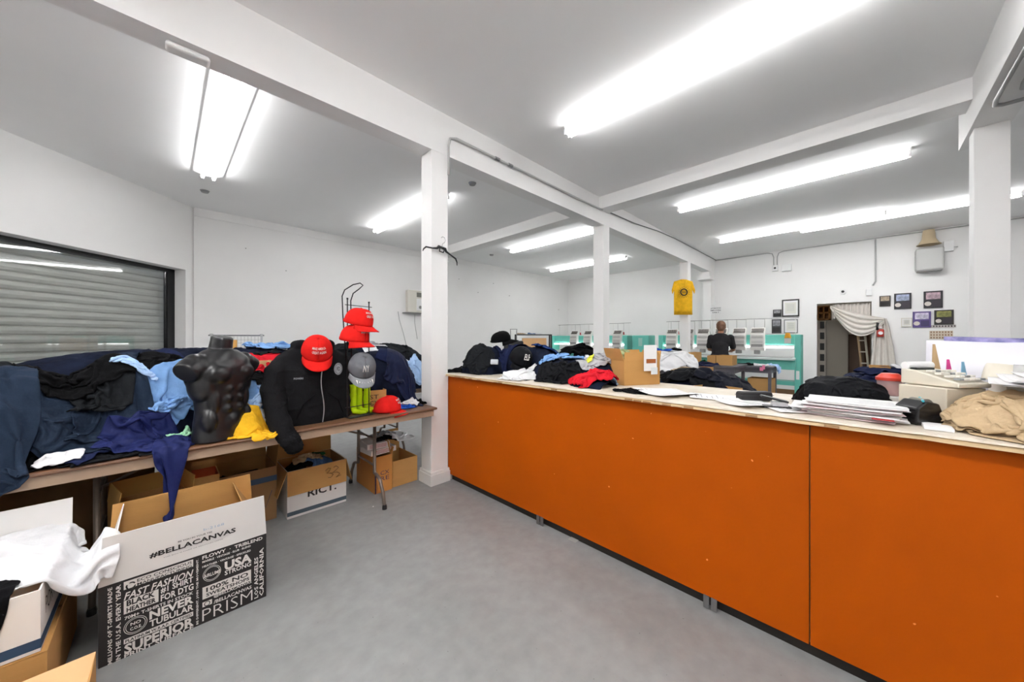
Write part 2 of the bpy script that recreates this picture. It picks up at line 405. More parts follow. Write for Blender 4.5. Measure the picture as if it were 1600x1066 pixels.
def tee_mask(nx, ny, sleeve=0.28, body=0.55, neck=True):
    m = np.zeros((nx, ny), bool)
    a = int(nx*(1-body)/2); m[a:nx-a, :] = True; m[:, ny-int(ny*sleeve):] = True
    if neck: m[int(nx*.42):int(nx*.58), ny-2:] = False
    return m
def pants_mask(nx, ny):
    m = np.ones((nx, ny), bool); m[int(nx*.46):int(nx*.54), :int(ny*.62)] = False
    m[:int(nx*.08), int(ny*.8):] = False; m[nx-int(nx*.08):, int(ny*.8):] = False
    return m
def sim(F, c, rz, size, n=36, kind='rect', squash=.6, seed=1, steps=110, drop=.03, fric=.75, ztop=None, edges=(), walls=(), thick=.005, amp=.05, tilt=0.0, iters=4, pins=None, squashy=None, damp=.96, wind=(0,0,0), roll=0.0):
    rs = np.random.RandomState(seed)
    sx, sy = size; s = max(sx, sy)/(n-1)
    nx = max(6, int(round(sx/s))+1); ny = max(6, int(round(sy/s))+1)
    mask = {'rect': lambda: np.ones((nx, ny), bool), 'tee': lambda: tee_mask(nx, ny), 'long': lambda: tee_mask(nx, ny, .2, .42), 'pants': lambda: pants_mask(nx, ny)}[kind]()
    U, V = np.meshgrid((np.arange(nx)-(nx-1)/2)*s, (np.arange(ny)-(ny-1)/2)*s, indexing='ij')
    sq2 = squash if squashy is None else squashy
    # smooth random buckling
    def noise2(k, a):
        ph = rs.rand(6, 3)*2*PI; r = np.zeros_like(U)
        for i in range(6):
            ang = rs.rand()*PI; f = k*(.6+.8*rs.rand())
            r += np.sin((U*math.cos(ang)+V*math.sin(ang))*f+ph[i, 0])*a/2.2
        return r
    wx = noise2(14, .022)+noise2(35, .008); wy = noise2(14, .022)+noise2(35, .008)
    X = U*squash+wx; Y = V*sq2+wy
    Zn = noise2(18, amp)+noise2(45, amp*.35)
    if roll: Zn += roll*np.cos(U*20)*.02
    ca, sa = math.cos(rz), math.sin(rz)
    P = np.empty((nx, ny, 3))
    P[..., 0] = c[0]+X*ca-Y*sa; P[..., 1] = c[1]+X*sa+Y*ca
    base = F.at(P[..., 0], P[..., 1])
    if ztop is None: z0 = base*0.5+np.max(np.where(mask, base, -9))*0.5+drop
    else: z0 = np.full_like(base, ztop)
    P[..., 2] = z0+Zn-Zn.min()*.5+tilt*(V if tilt else 0)
    prev = P.copy()
    R0 = s
    offs = []
    for (di, dj, L, st) in ((1,0,R0,1.0),(0,1,R0,1.0),(1,1,R0*S2,.5),(1,-1,R0*S2,.5),(2,0,2*R0,.22),(0,2,2*R0,.22)):
        for par in (0, 1):
            if di: # colour along i
                blk = np.arange(nx-di)
                idx = blk[(blk//di) % 2 == par]
                ia = idx; ib = idx+di
                if dj >= 0: ja = slice(0, ny-dj); jb = slice(dj, ny)
                else: ja = slice(1, ny); jb = slice(0, ny-1)
                offs.append(((ia, ja), (ib, jb), L, st))
            else:
                blk = np.arange(ny-dj); idx = blk[(blk//dj) % 2 == par]
                offs.append(((slice(0, nx), idx), (slice(0, nx), idx+dj), L, st))
    W = [(mask[a] & mask[b]).astype(float)[..., None] for a, b, _, _ in offs]
    cell = s*.8
    for it in range(steps):
        vel = (P-prev)*damp; prev = P.copy()
        vm = np.linalg.norm(vel, axis=2, keepdims=True); vel *= np.minimum(1, .02/np.maximum(vm, 1e-9))
        P = P+vel; P[..., 2] -= .0011
        if wind != (0,0,0): P += np.array(wind)
        for _ in range(iters):
            for k, (a, b, L, st) in enumerate(offs):
                d = P[b]-P[a]; l = np.sqrt((d*d).sum(-1, keepdims=True))+1e-9
                if st < .3:      # bending: push apart only
                    corr = np.minimum(l-L*.93, 0)/l*st*.5
                else: corr = (l-L)/l*st*.5
                q = d*corr*W[k]
                P[a] += q; P[b] -= q
        if pins is not None:
            for (pi, pj, pp) in pins: P[pi, pj] = pp; prev[pi, pj] = pp
        # layering: particles stacked in one cell keep a fabric's thickness apart
        x = P[..., 0].ravel(); y = P[..., 1].ravel(); z = P[..., 2].ravel()
        H = F.at(x, y)
        ci = np.floor(x/cell).astype(np.int64)*100003+np.floor(y/cell).astype(np.int64)
        o = np.lexsort((z, ci)); cs = ci[o]
        st_ = np.r_[True, cs[1:] != cs[:-1]]; start = np.maximum.accumulate(np.where(st_, np.arange(len(cs)), 0))
        rank = np.empty(len(cs)); rank[o] = np.arange(len(cs))-start
        need = H+thick*(1+.75*np.minimum(rank, 8))
        deep = z < H-.12                      # beside a cliff rather than on top
        hit = (z < need) & ~deep
        z2 = np.maximum(np.where(hit, z+(need-z)*.9, z), .004)
        px_, py_ = prev[..., 0].ravel(), prev[..., 1].ravel()
        x = np.where(hit, px_+(x-px_)*(1-fric), x); y = np.where(hit, py_+(y-py_)*(1-fric), y)
        P[..., 0] = x.reshape(nx, ny); P[..., 1] = y.reshape(nx, ny); P[..., 2] = z2.reshape(nx, ny)
        for (ax, val, side, zmax) in edges:   # vertical face of the table or counter: keep outside while below its top
            q = P[..., ax]; low = P[..., 2] < zmax
            bad = low & ((q > val) if side < 0 else (q < val))
            near_ = np.abs(q-val) < .12
            P[..., ax] = np.where(bad & near_, val+side*.004, q)
        for (ax, val, side) in walls:
            q = P[..., ax]; P[..., ax] = np.where((q > val) if side < 0 else (q < val), val, q)
    return P, mask
def cloth_object(name, P, mask, material, parent=None, sub=1, solid=.005):
    nx, ny = mask.shape
    idx = -np.ones((nx, ny), int); k = 0; vs = []
    # only vertices used by a face
    use = np.zeros((nx, ny), bool); fm = mask[:-1, :-1] & mask[1:, :-1] & mask[1:, 1:] & mask[:-1, 1:]
    use[:-1, :-1] |= fm; use[1:, :-1] |= fm; use[1:, 1:] |= fm; use[:-1, 1:] |= fm
    for i, j in zip(*np.nonzero(use)): idx[i, j] = k; k += 1; vs.append(tuple(P[i, j]))
    fs = [(idx[i, j], idx[i+1, j], idx[i+1, j+1], idx[i, j+1]) for i, j in zip(*np.nonzero(fm))]
    mb = MB(); mb.add(vs, fs)
    o = mb.build(name, material, parent, smooth=True, sub=sub, solid=solid, soffset=0.0, fix=False)
    return o
N_CLOTH = [0]
def garment(F, name, material, c, rz, size, label, cat, group=None, parent=None, extra=None, solid=.005, **kw):
    N_CLOTH[0] += 1
    kw.setdefault('seed', N_CLOTH[0]*13+5)
    P, mask = sim(F, c, R(rz), size, **kw)
    F.stamp(P, mask)
    o = cloth_object(name, P, mask, material, parent, solid=solid)
    if parent is None: tag(o, label, cat, group)
    return o, P, mask

def fabric(name, col, var=.12, rough=.9, sheen=.0, bump=.25, bscale=120, **kw):
    return mat(name, col, rough, var=var, vscale=12, bump=bump, bscale=bscale, sheen=sheen, spec=.09, **kw)
F_navy = fabric('navy_cotton', '1a2140'); F_navy2 = fabric('navy_polyester', '1d2452', rough=.55, bump=.1)
F_slate = fabric('slate_twill', '222d3e'); F_black = fabric('black_cotton', '0c0c0e'); F_char = fabric('charcoal_cotton', '1b1d20')
F_lblue = fabric('light_blue_knit', '759bcb'); F_pblue = fabric('pale_blue_knit', 'a9c6ea'); F_white = fabric('white_cotton', 'dcdcde', var=.03)
F_royal = fabric('royal_blue', '2450a8'); F_red = fabric('red_cotton', 'c01c28'); F_yellow = fabric('yellow_cotton', 'eab42a')
F_mint = fabric('mint_cotton', 'a6dcb4'); F_tan = fabric('khaki_twill', 'b59e7e', var=.06); F_grey = fabric('heather_grey', 'a3a3a6'); F_teal = fabric('teal_cotton', '1f8590')
F_lime = fabric('neon_yellow_green', 'c6e81c', var=.08); F_green = fabric('dark_green', '21552f'); F_orange = fabric('orange_cloth', 'e0532c'); F_pink = fabric('pink_cloth', 'ee7aa0')
F_denim = fabric('denim_blue', '5a7ba6'); F_nylon = fabric('black_nylon', '0e0f13', rough=.6, bump=.1); F_pnavy = fabric('navy_nylon', '191f3a', rough=.55, bump=.1)

# ------------------------------------------------------------------ cardboard
M_card = mat('cardboard', 'b98a4e', .85, var=.06, vscale=3, bump=.08, bscale=40, stretch=(1,1,4))
M_card2 = mat('cardboard_dark', 'a1743c', .85, var=.07, vscale=3)
M_cardl = mat('cardboard_light', 'd3a878', .85, var=.05, vscale=3)
M_cwhite = mat('white_printed_card', 'dfdcd9', .7, var=.02, vscale=5)
M_ink = mat('black_ink', '201d1c', .6)
M_winkw = mat('white_ink', 'ded9d4', .6)
M_tape = mat('packing_tape', 'a98550', .3)
M_cream = mat('cream_plastic', 'd6cfbf', .45)
def flap(mb, a, b, out, length, ang, t=.004, taper=0.0):
    """flap hinged on edge a-b, pointing out; ang 0 = straight up, 90 = horizontal outwards, 180 = folded down outside"""
    a, b, out = Vector(a), Vector(b), Vector(out).normalized()
    d = (Vector((0,0,1))*math.cos(R(ang)) + out*math.sin(R(ang))).normalized()
    e = (b-a).normalized(); n = e.cross(d).normalized()*t/2
    a2 = a+d*length+e*taper; b2 = b+d*length-e*taper
    vs = [a-n, b-n, b2-n, a2-n, a+n, b+n, b2+n, a2+n]
    mb.add(vs, [(0,3,2,1),(4,5,6,7),(0,1,5,4),(1,2,6,5),(2,3,7,6),(3,0,4,7)])
def open_box(name, label, loc, rz, W, D, H, outer, flaps, group=None, inner=None, t=.005, fl=None, flapmat=None, cat='box', fill=True, taper=0.008):
    """box with walls; local x = width, y = depth; origin at bottom centre. flaps = (front, right, back, left) angles or None"""
    th = thing(name, label, cat, loc, R(rz), group)
    hw, hd = W/2, D/2
    b = MB()
    b.box((-hw, -hd, 0), (hw, -hd+t, H)); b.box((-hw, hd-t, 0), (hw, hd, H)); b.box((-hw, -hd+t, 0), (-hw+t, hd-t, H)); b.box((hw-t, -hd+t, 0), (hw, hd-t, H)); b.box((-hw+t, -hd+t, 0), (hw-t, hd-t, t))
    b.mi = 1
    e = .0006; b.quad((-hw+t, -hd+t+e, t), (hw-t, -hd+t+e, t), (hw-t, -hd+t+e, H), (-hw+t, -hd+t+e, H)); b.quad((-hw+t, hd-t-e, t), (hw-t, hd-t-e, t), (hw-t, hd-t-e, H), (-hw+t, hd-t-e, H))
    b.quad((-hw+t+e, -hd+t, t), (-hw+t+e, hd-t, t), (-hw+t+e, hd-t, H), (-hw+t+e, -hd+t, H)); b.quad((hw-t-e, -hd+t, t), (hw-t-e, hd-t, t), (hw-t-e, hd-t, H), (hw-t-e, -hd+t, H))
    b.build('box_body', [outer, inner or M_card], th, fix=False)
    L = fl or min(D/2, .2)
    spec = [((-hw, -hd, H), (hw, -hd, H), (0,-1,0)), ((hw, -hd, H), (hw, hd, H), (1,0,0)), ((hw, hd, H), (-hw, hd, H), (0,1,0)), ((-hw, hd, H), (-hw, -hd, H), (-1,0,0))]
    for k, an in enumerate(flaps):
        if an is None: continue
        m = MB(); flap(m, *spec[k], (L if not isinstance(L, (list, tuple)) else L[k]), an, taper=taper)
        fm = flapmat[k] if isinstance(flapmat, (list, tuple)) else (flapmat or outer)
        m.build('flap', fm, th)
    return th

# ------------------------------------------------------------------ baseball cap
def cap_fn(u, v, r=.098, h=.125, l=1.12):
    """u angle (0 = front), v 0 rim .. 1 top ; local +x is front"""
    a = v*PI/2
    rr = r*math.cos(a)**.78
    x = math.cos(u)*rr*l; y = math.sin(u)*rr
    z = h*math.sin(a)**.9
    if math.cos(u) > 0: z += .012*math.cos(u)*math.sin(a*2); x += .006*math.cos(u)*math.sin(a*2)
    return Vector((x, y, z))
def make_cap(label, mcrown, mbrim=None, text=None, mtext=None, strap=True, brim_l=.075, name='baseball_cap', group=None, crush=0.0, side_text=None, tsize=None):
    t = thing(name, label, 'cap', (0,0,0), 0, group)
    m = MB(); nu, nv = 36, 12
    def fn(u, v):
        p = cap_fn(2*PI*u, v*.995)
        seam = abs(math.sin(3*(2*PI*u)))      # six panels
        k = 1+.010*(seam-.5)*math.cos(v*PI/2)
        p.x *= k; p.y *= k
        if crush: p.z *= 1-crush*(.5+.5*math.cos(2*PI*u*2+1))
        return p
    m.grid(fn, nu, nv)
    m.build('crown', mcrown, t, smooth=True, solid=.003, fix=False)
    b = MB()
    def bf(u, v):
        a = (u-.5)*2.35
        e = cap_fn(a, 0)
        L = brim_l*(1-abs((u-.5)*2)**2.6)
        p = Vector((e.x+v*L*1.0, e.y*(1+.02*v), .004-.020*v*(1)+.0*a))
        p.z += -.030*(abs((u-.5)*2)**2)*v - .004
        return p
    b.grid(bf, 20, 8); b.build('brim', mbrim or mcrown, t, smooth=True, solid=.004, fix=False)
    MB().lathe([(.0, -.002), (.008, -.001), (.007, .003), (.0, .005)], c=tuple(cap_fn(0, 1)), n=10).build('button', mcrown, t, smooth=True)
    if strap:
        s = MB(); pts = [cap_fn(PI+q, 0)+Vector((-.004, 0, .010)) for q in np.linspace(-.5, .5, 8)]
        s.loft([[p+Vector((0,0,-.009)), p+Vector((-.003,0,-.009)), p+Vector((-.003,0,.009)), p+Vector((0,0,.009))] for p in pts]); s.build('strap', mcrown, t)
    if text:
        tm = MB()
        rows = text if isinstance(text, list) else [text]
        for k, row in enumerate(rows):
            txt, wid, hgt, zc, shift = row
            def tf(x, y, zc=zc, shift=shift):
                v = min(.98, max(0.0, (zc+y)/.155)); u = shift+x/.098
                p = fn((u/(2*PI)) % 1.0, v); n = Vector((math.cos(u), math.sin(u), v*.8)).normalized()
                return p+n*.0045
            put_text(tm, txt, tf, width=wid, height=hgt, bold=.01, res=1)
        tm.build('lettering', mtext or M_winkw, t)
    return t
def place(o, loc, rz=0, rx=0, ry=0, s=None):
    o.location = loc; o.rotation_euler = (R(rx), R(ry), R(rz))
    if s: o.scale = (s, s, s)
    return o
# ------------------------------------------------------------------ blended solids (one continuous skin from many lumps)
def ellip(mb, c, r, M=None, n=20):
    rings = []
    for k in range(1, n//2):
        t = PI*k/(n//2); rings.append([Vector((r[0]*math.sin(t)*math.cos(2*PI*i/n), r[1]*math.sin(t)*math.sin(2*PI*i/n), -r[2]*math.cos(t))) for i in range(n)])
    T = Matrix.Translation(c) @ (M if M is not None else Matrix.Identity(4))
    mb.loft(rings, M=T)
def capsule(mb, a, b, ra, rb, n=16, flat=False):
    a, b = Vector(a), Vector(b); d = (b-a).normalized()
    pts, rs = [], []
    for k in range(1, 6): t = PI/2*k/5; pts.append(a-d*ra*math.cos(t)); rs.append(ra*math.sin(t))
    if flat: pts.append(b); rs.append(rb)
    else:
        for k in range(5, 0, -1): t = PI/2*k/5; pts.append(b+d*rb*math.cos(t)); rs.append(rb*math.sin(t))
    mb.tube(pts, rs, n)
def blend(mb, name, material, parent=None, voxel=.006, smooth=6, disp=None, fac=.5, post=None):
    o = mb.build('tmp', None)
    md = o.modifiers.new('r', 'REMESH'); md.mode = 'VOXEL'; md.voxel_size = voxel; md.use_smooth_shade = True
    if smooth: s = o.modifiers.new('s', 'SMOOTH'); s.factor = fac; s.iterations = smooth
    bpy.context.view_layer.update()
    dg = bpy.context.evaluated_depsgraph_get()
    me = bpy.data.meshes.new_from_object(o.evaluated_get(dg))
    bpy.data.objects.remove(o)
    if disp:
        nn = [v.normal.copy() for v in me.vertices]
        for v, q in zip(me.vertices, nn): v.co += q*disp(v.co, q)
    if post:
        for v in me.vertices: v.co = post(v.co)
    me.polygons.foreach_set('use_smooth', [True]*len(me.polygons))
    me.name = name
    ob = bpy.data.objects.new(name, me); COL.objects.link(ob)
    me.materials.clear(); me.materials.append(material)
    if parent is not None: ob.parent = parent
    return ob

# ------------------------------------------------------------------ folding tables
M_ttop = mat('table_laminate', '6b4a33', .45, var=.15, vscale=3, stretch=(1, 8, 1))
M_tedge = mat('table_apron', 'a38a74', .55, var=.06, vscale=4)
M_tleg = mat('table_leg_metal', '7d7066', .4, .5)
def folding_table(loc, L, D, H, label):
    t = thing('folding_table', label, 'table', loc, 0)
    MB().rbox((-L/2, -D/2, H-.022), (L/2, D/2, H), .01, 2).build('tabletop', M_ttop, t)
    MB().box((-L/2+.03, -D/2+.018, H-.075), (L/2-.03, -D/2+.036, H-.022)).box((-L/2+.03, D/2-.036, H-.075), (L/2-.03, D/2-.018, H-.022)).box((-L/2+.03, -D/2+.036, H-.075), (-L/2+.048, D/2-.036, H-.022)).box((L/2-.048, -D/2+.036, H-.075), (L/2-.03, D/2-.036, H-.022)).build('apron', M_tedge, t)
    for s in (-1, 1):
        x = s*(L/2-.48)
        for q in (-1, 1):
            pts = [(x, q*.17, H-.03), (x, q*.17, .24)]
            for k in range(1, 7):
                a = PI/2*k/6; pts.append((x, q*(.17+.12*math.sin(a)*1.0), .24-.0*k-.04*(1-math.cos(a))-.02*k/6))
            pts += [(x, q*.33, .12), (x, q*.355, .02)]
            g = MB().tube(pts, .0135, 10).build('leg', M_tleg, t, smooth=True)
            MB().lathe([(.0, 0), (.018, 0), (.018, .02), (.0145, .035), (0, .035)], c=(x, q*.356, 0), n=12).build('foot_cap', M_black, g)
        MB().tube([(x, -.17, .30), (x, .17, .30)], .009).tube([(x, -.17, .52), (x, .17, .52)], .009).tube([(x, 0, .52), (x-s*.42, 0, H-.05)], .008).build('brace', M_tleg, t, smooth=True)
    return t
TY = 2.665   # front edge of the near tables
folding_table((.50, TY+.38, 0), 2.46, .76, .75, 'brown folding table with the torso form, black hoodie and cap rack on it')
folding_table((-2.02, TY+.38, 0), 2.46, .76, .75, 'brown folding table left of the torso table, almost fully covered by navy clothes')

# ------------------------------------------------------------------ clothes heaps on the tables
FT = Field(-2.6, 2.7, 2.2, 4.6, 0.0)
FT.rect(-3.0, 1.73, TY, TY+.76, .75)
FT.rect(-2.6, 2.45, TY+.775, 4.5, .8)
def core(F, name, x0, x1, y0, y1, material, label, cat, zmin, amp=.03, step=2):
    i0, j0 = F.ij(np.array([x0]), np.array([y0])); i1, j1 = F.ij(np.array([x1]), np.array([y1]))
    mb = MB(); xs = list(range(int(i0[0]), int(i1[0]), step)); ys = list(range(int(j0[0]), int(j1[0]), step))
    idx = {}
    for i in xs:
        for j in ys:
            h = F.H[i, j]
            x, y = F.x0+i*F.res, F.y0+j*F.res
            if h > zmin+.01:
                n_ = mnoise.noise(Vector((x*14, y*14, 3)))*amp + abs(mnoise.noise(Vector((x*7, y*7, 9))))*amp
                h = max(zmin+.002, h-.012-abs(n_))
            idx[(i, j)] = len(mb.v); mb.v.append((x, y, max(h, zmin) if h > zmin else zmin))
    for a in range(len(xs)-1):
        for b in range(len(ys)-1):
            q = [(xs[a], ys[b]), (xs[a+1], ys[b]), (xs[a+1], ys[b+1]), (xs[a], ys[b+1])]
            if max(mb.v[idx[k]][2] for k in q) > zmin+.004:
                mb.f.append(tuple(idx[k] for k in q)); mb.m.append(0)
    o = mb.build(name, material, None, smooth=True, fix=False, solid=.004)
    return tag(o, label, cat, kind='stuff')
M_heap = mat('mixed_dark_clothes', '10131f', .9, var=.3, vscale=9, col2='1c2234', spec=.05, bump=.4, bscale=25)
FT.mound(-1.12, 3.12, .90, .42, .75, .52, 0, 2.6)
FT.mound(-.05, 3.24, .45, .30, .75, .48, 0, 2.4)
FT.mound(.65, 3.31, .75, .22, .75, .49, 0, 2.6)
FT.mound(1.43, 3.22, .33, .25, .75, .51, 0, 2.8)
FT.mound(.42, 3.06, .14, .14, .75, .32, 0, 2.4)
FT.mound(.36, 2.86, .10, .16, .75, .14, 0, 2.4)
FT.mound(.2, 3.9, 1.3, .45, .8, .50, 0, 3)
FT.mound(1.6, 3.92, .85, .44, .8, .49, 0, 3)
core(FT, 'clothes_heap', -2.5, 1.72, TY+.01, TY+.755, M_heap, 'packed inner layers of the dark clothes heap on the brown tables', 'clothes', .752)
core(FT, 'clothes_heap', -2.5, 2.44, TY+.79, 4.55, M_heap, 'packed inner layers of the heap behind the brown tables', 'clothes', .80)
folding_table((-.7, 4.07, 0), 2.46, .76, .79, 'brown folding table behind the front row, buried under clothes')
EDGE = ((1, TY, -1, .742),)
folding_table((1.50, 4.07, 0), 1.9, .76, .79, 'shorter brown folding table behind the column, buried under clothes')
def G(name, material, px, Y, rz, size, label, cat='clothing', zh=None, **kw):
    x = at_y(px, 600, Y).x
    kw.setdefault('edges', EDGE)
    if px > 545 and Y < 3.42: kw.setdefault('walls', ((0, 1.735, -1),))
    return garment(FT, name, material, (x, Y), rz, size, label, cat, **kw)
# back row first
G('shirt', F_grey, 560, 3.95, 30, (.6, .6), 'crumpled grey shirt deep in the heap behind the cap rack', 'shirt', kind='tee', squash=.5)
G('shirt', F_white, 600, 3.6, 70, (.6, .6), 'white shirt crumpled behind the grey cap, under a charcoal garment', 'shirt', kind='tee', squash=.5)
G('shirt', F_char, 530, 3.7, 10, (.6, .7), 'charcoal shirt lying behind the shoulder of the black hoodie', 'shirt', kind='tee', squash=.6)
G('shirt', F_char, 625, 3.75, 10, (.55, .5), 'charcoal shirt on top of the heap right of the cap rack', 'shirt', squash=.55)
G('shirt', F_pblue, 648, 3.55, 40, (.4, .4), 'pale blue and white shirt at the heap end beside the column', 'shirt', squash=.45)
G('jacket', F_navy, 470, 3.9, 15, (.7, .7), 'navy jacket in the heap behind the black hoodie', 'jacket', kind='long', squash=.6)
G('shirt', F_lblue, 420, 3.9, 80, (.6, .6), 'light blue shirt deep in the heap between torso and hoodie', 'shirt', squash=.5)
G('shirt', F_lblue, 205, 3.45, 20, (.55, .5), 'light blue shirt on the heap top beside the charcoal shorts', 'shirt', squash=.5)
G('shirt', F_royal, 203, 3.35, 60, (.24, .2), 'small royal blue collar piece poking up from the heap near the window frame', 'shirt', squash=.5, n=24)
G('jacket', F_navy2, 245, 3.4, 10, (.55, .6), 'shiny navy jacket on the heap top left of the torso form', 'jacket', kind='long', squash=.55)
G('shirt', F_navy, 262, 3.55, 50, (.4, .4), 'navy shirt on the heap right behind the torso shoulder', 'shirt', squash=.5)
G('shirt', F_pblue, 212, 3.16, 75, (.45, .4), 'pale blue shirt in the heap between charcoal shorts and black cloth', 'shirt', squash=.5)
G('shirt', F_black, 240, 3.14, 20, (.5, .4), 'black shirt folded over the blue shirts left of the torso form', 'shirt', squash=.55, amp=.06)
G('shirt', F_lblue, 256, 3.0, 35, (.5, .38), 'light blue shirt low in the heap directly left of the torso form', 'shirt', squash=.5, amp=.06)
# between torso and hoodie
G('shirt', F_black, 402, 3.12, 60, (.4, .4), 'black shirt crumpled between the torso form and the hoodie', 'shirt', squash=.45)
G('shirt', F_lblue, 396, 3.02, 10, (.4, .36), 'light blue shirt with white patch right of the torso waist', 'shirt', squash=.5)
G('shirt', F_white, 400, 2.9, 70, (.3, .26), 'white shirt above the yellow one beside the torso form', 'shirt', squash=.5, n=26)
G('shirt', F_pblue, 399, 2.96, 20, (.34, .3), 'pale blue shirt bunched above the yellow one beside the torso form', 'shirt', squash=.5, n=34, amp=.08)
G('shirt', F_black, 404, 3.08, 50, (.34, .3), 'black shirt bunched above the pale blue one left of the hoodie', 'shirt', squash=.5, n=34, amp=.08)
G('shirt', F_yellow, 402, 2.76, 80, (.40, .36), 'bright yellow shirt at the table edge between torso and hoodie', 'shirt', squash=.62, amp=.06, n=46)
# left heap
G('trousers', F_black, 66, 2.80, 10, (.5, .42), 'black trousers hanging over the table edge below the slate jacket', 'trousers', squash=.7, n=44)
G('trousers', F_nylon, 185, 2.82, -15, (.55, .6), 'black nylon trousers crumpled along the table edge left of the navy jersey', 'trousers', squash=.55, n=48, amp=.06)
G('shirt', F_navy, 150, 2.85, 25, (.5, .4), 'navy shirt tucked between the slate jacket and the black nylon trousers', 'shirt', squash=.5, n=40)
G('jacket', F_slate, 72, 3.0, 5, (1.0, .9), 'big slate blue jacket spread over the front of the left heap', 'jacket', squash=.70, squashy=.68, n=70, amp=.07)
G('jacket', F_slate, 158, 2.93, 12, (.36, .42), 'slate blue jacket sleeve with ribbed cuff, right end of the left heap', 'jacket', squash=.7, n=44, amp=.05)
G('shorts', F_char, 100, 3.06, -8, (.78, .55), 'charcoal shorts lying on top of the slate blue jacket', 'shorts', kind='pants', squash=.66, n=60, amp=.08)
G('shorts', F_black, 118, 3.08, 15, (.6, .45), 'black shorts crumpled over the charcoal pair on the left heap', 'shorts', squash=.6, n=56, amp=.08)
G('jacket', F_slate, -75, 2.76, 14, (.60, .85), 'slate blue jacket hanging over the table edge at the far left', 'jacket', squash=.68, n=60, amp=.07)
G('shirt', F_white, 90, 2.72, 8, (.17, .09), 'small flat white cloth on the table edge below the slate blue jacket', 'shirt', squash=.9, n=26, amp=.01)
G('shirt', F_navy2, 246, 2.84, -20, (.60, .48), 'shiny navy jersey crumpled left of the torso, draping to the table edge', 'shirt', squash=.58, n=56, amp=.07)
G('shirt', F_pblue, 214, 3.04, 35, (.26, .22), 'light blue shirt on the slope between charcoal shorts and navy jersey', 'shirt', squash=.5, n=34, amp=.07)
G('shirt', F_lblue, 258, 2.96, -20, (.30, .18), 'light blue shirt folded over the navy jersey beside the torso form', 'shirt', squash=.5, n=34, amp=.07)
G('shirt', F_navy2, 268, 2.685, 8, (.16, .62), 'shiny navy sleeve dangling over the table edge in front of the open box', 'shirt', squash=.8, squashy=.9, n=50, amp=.03)
G('shirt', F_mint, 280, 2.88, 20, (.20, .16), 'mint green shirt peeking out left of the torso waist', 'shirt', squash=.5, n=26)
# right heap
G('jacket', F_navy, 612, 3.22, -30, (.62, .55), 'dark navy jacket draped down the right heap beside the column', 'jacket', kind='long', squash=.75, n=56, amp=.05)
G('jacket', F_pnavy, 640, 3.02, -35, (.62, .5), 'navy nylon jacket sliding off the right end of the heap', 'jacket', squash=.8, n=52, amp=.04)
G('shirt', F_royal, 633, 2.86, 10, (.30, .26), 'royal blue shirt at the foot of the right heap near the red cap', 'shirt', squash=.5, n=30)
G('shirt', F_white, 640, 2.92, 40, (.26, .2), 'small white cloth under the navy nylon jacket', 'shirt', squash=.5, n=26)
G('shirt', F_black, 662, 2.9, 40, (.16, .18), 'black cuff hanging at the right table corner by the column', 'shirt', squash=.5, n=22, walls=((0, 1.735, -1),))

# ------------------------------------------------------------------ torso form
M_torso = mat('matte_black_form', '1c1c1e', .30, var=.05, vscale=8)
tb = MB()
prof = [(0,.150,.100),(.03,.152,.102),(.10,.146,.100),(.18,.136,.094),(.25,.142,.097),(.32,.158,.106),(.39,.174,.114),(.45,.178,.112),(.49,.165,.10),(.525,.125,.085),(.55,.08,.072)]
tb.loft([[Vector((a*abs(math.cos(t))**.85*(1 if math.cos(t) > 0 else -1), b_*abs(math.sin(t))**.9*(1 if math.sin(t) > 0 else -1), z)) for t in [2*PI*i/40 for i in range(40)]] for z, a, b_ in prof])
tb.tube([(0, .012, .50), (0, .0, .56), (0, -.014, .63)], [.072, .060, .056], 24)
for s in (-1, 1):
    ellip(tb, (s*.155, 0, .455), (.066, .072, .078))
    tb.tube([(s*.14, 0, .455), (s*.185, 0, .445), (s*.222, -.008, .42)], [.064, .068, .064], 20)
    ellip(tb, (s*.076, -.064, .405), (.086, .060, .066))
    ellip(tb, (s*.075, .01, .515), (.10, .05, .035), Matrix.Rotation(s*.42, 4, 'Y'))
    ellip(tb, (s*.125, .0, .345), (.05, .085, .11)); ellip(tb, (s*.08, .06, .40), (.09, .05, .11))
    for k, z in enumerate((.315, .253, .192)): ellip(tb, (s*.037, -.088+.004*k, z), (.034, .026, .027))
    ellip(tb, (s*.118, -.045, .13), (.036, .05, .07)); ellip(tb, (s*.10, -.06, .25), (.03, .035, .08))
ellip(tb, (0, -.062, .10), (.085, .048, .085))
torso = thing('torso_form', 'glossy black male torso display form without head or arms, on the brown table', 'mannequin', (at_y(345, 690, 2.79).x, 2.80, .752), R(38))
blend(tb, 'torso', M_torso, torso, voxel=.0042, smooth=24, fac=.6)
torso.scale = (.98, .98, .99)

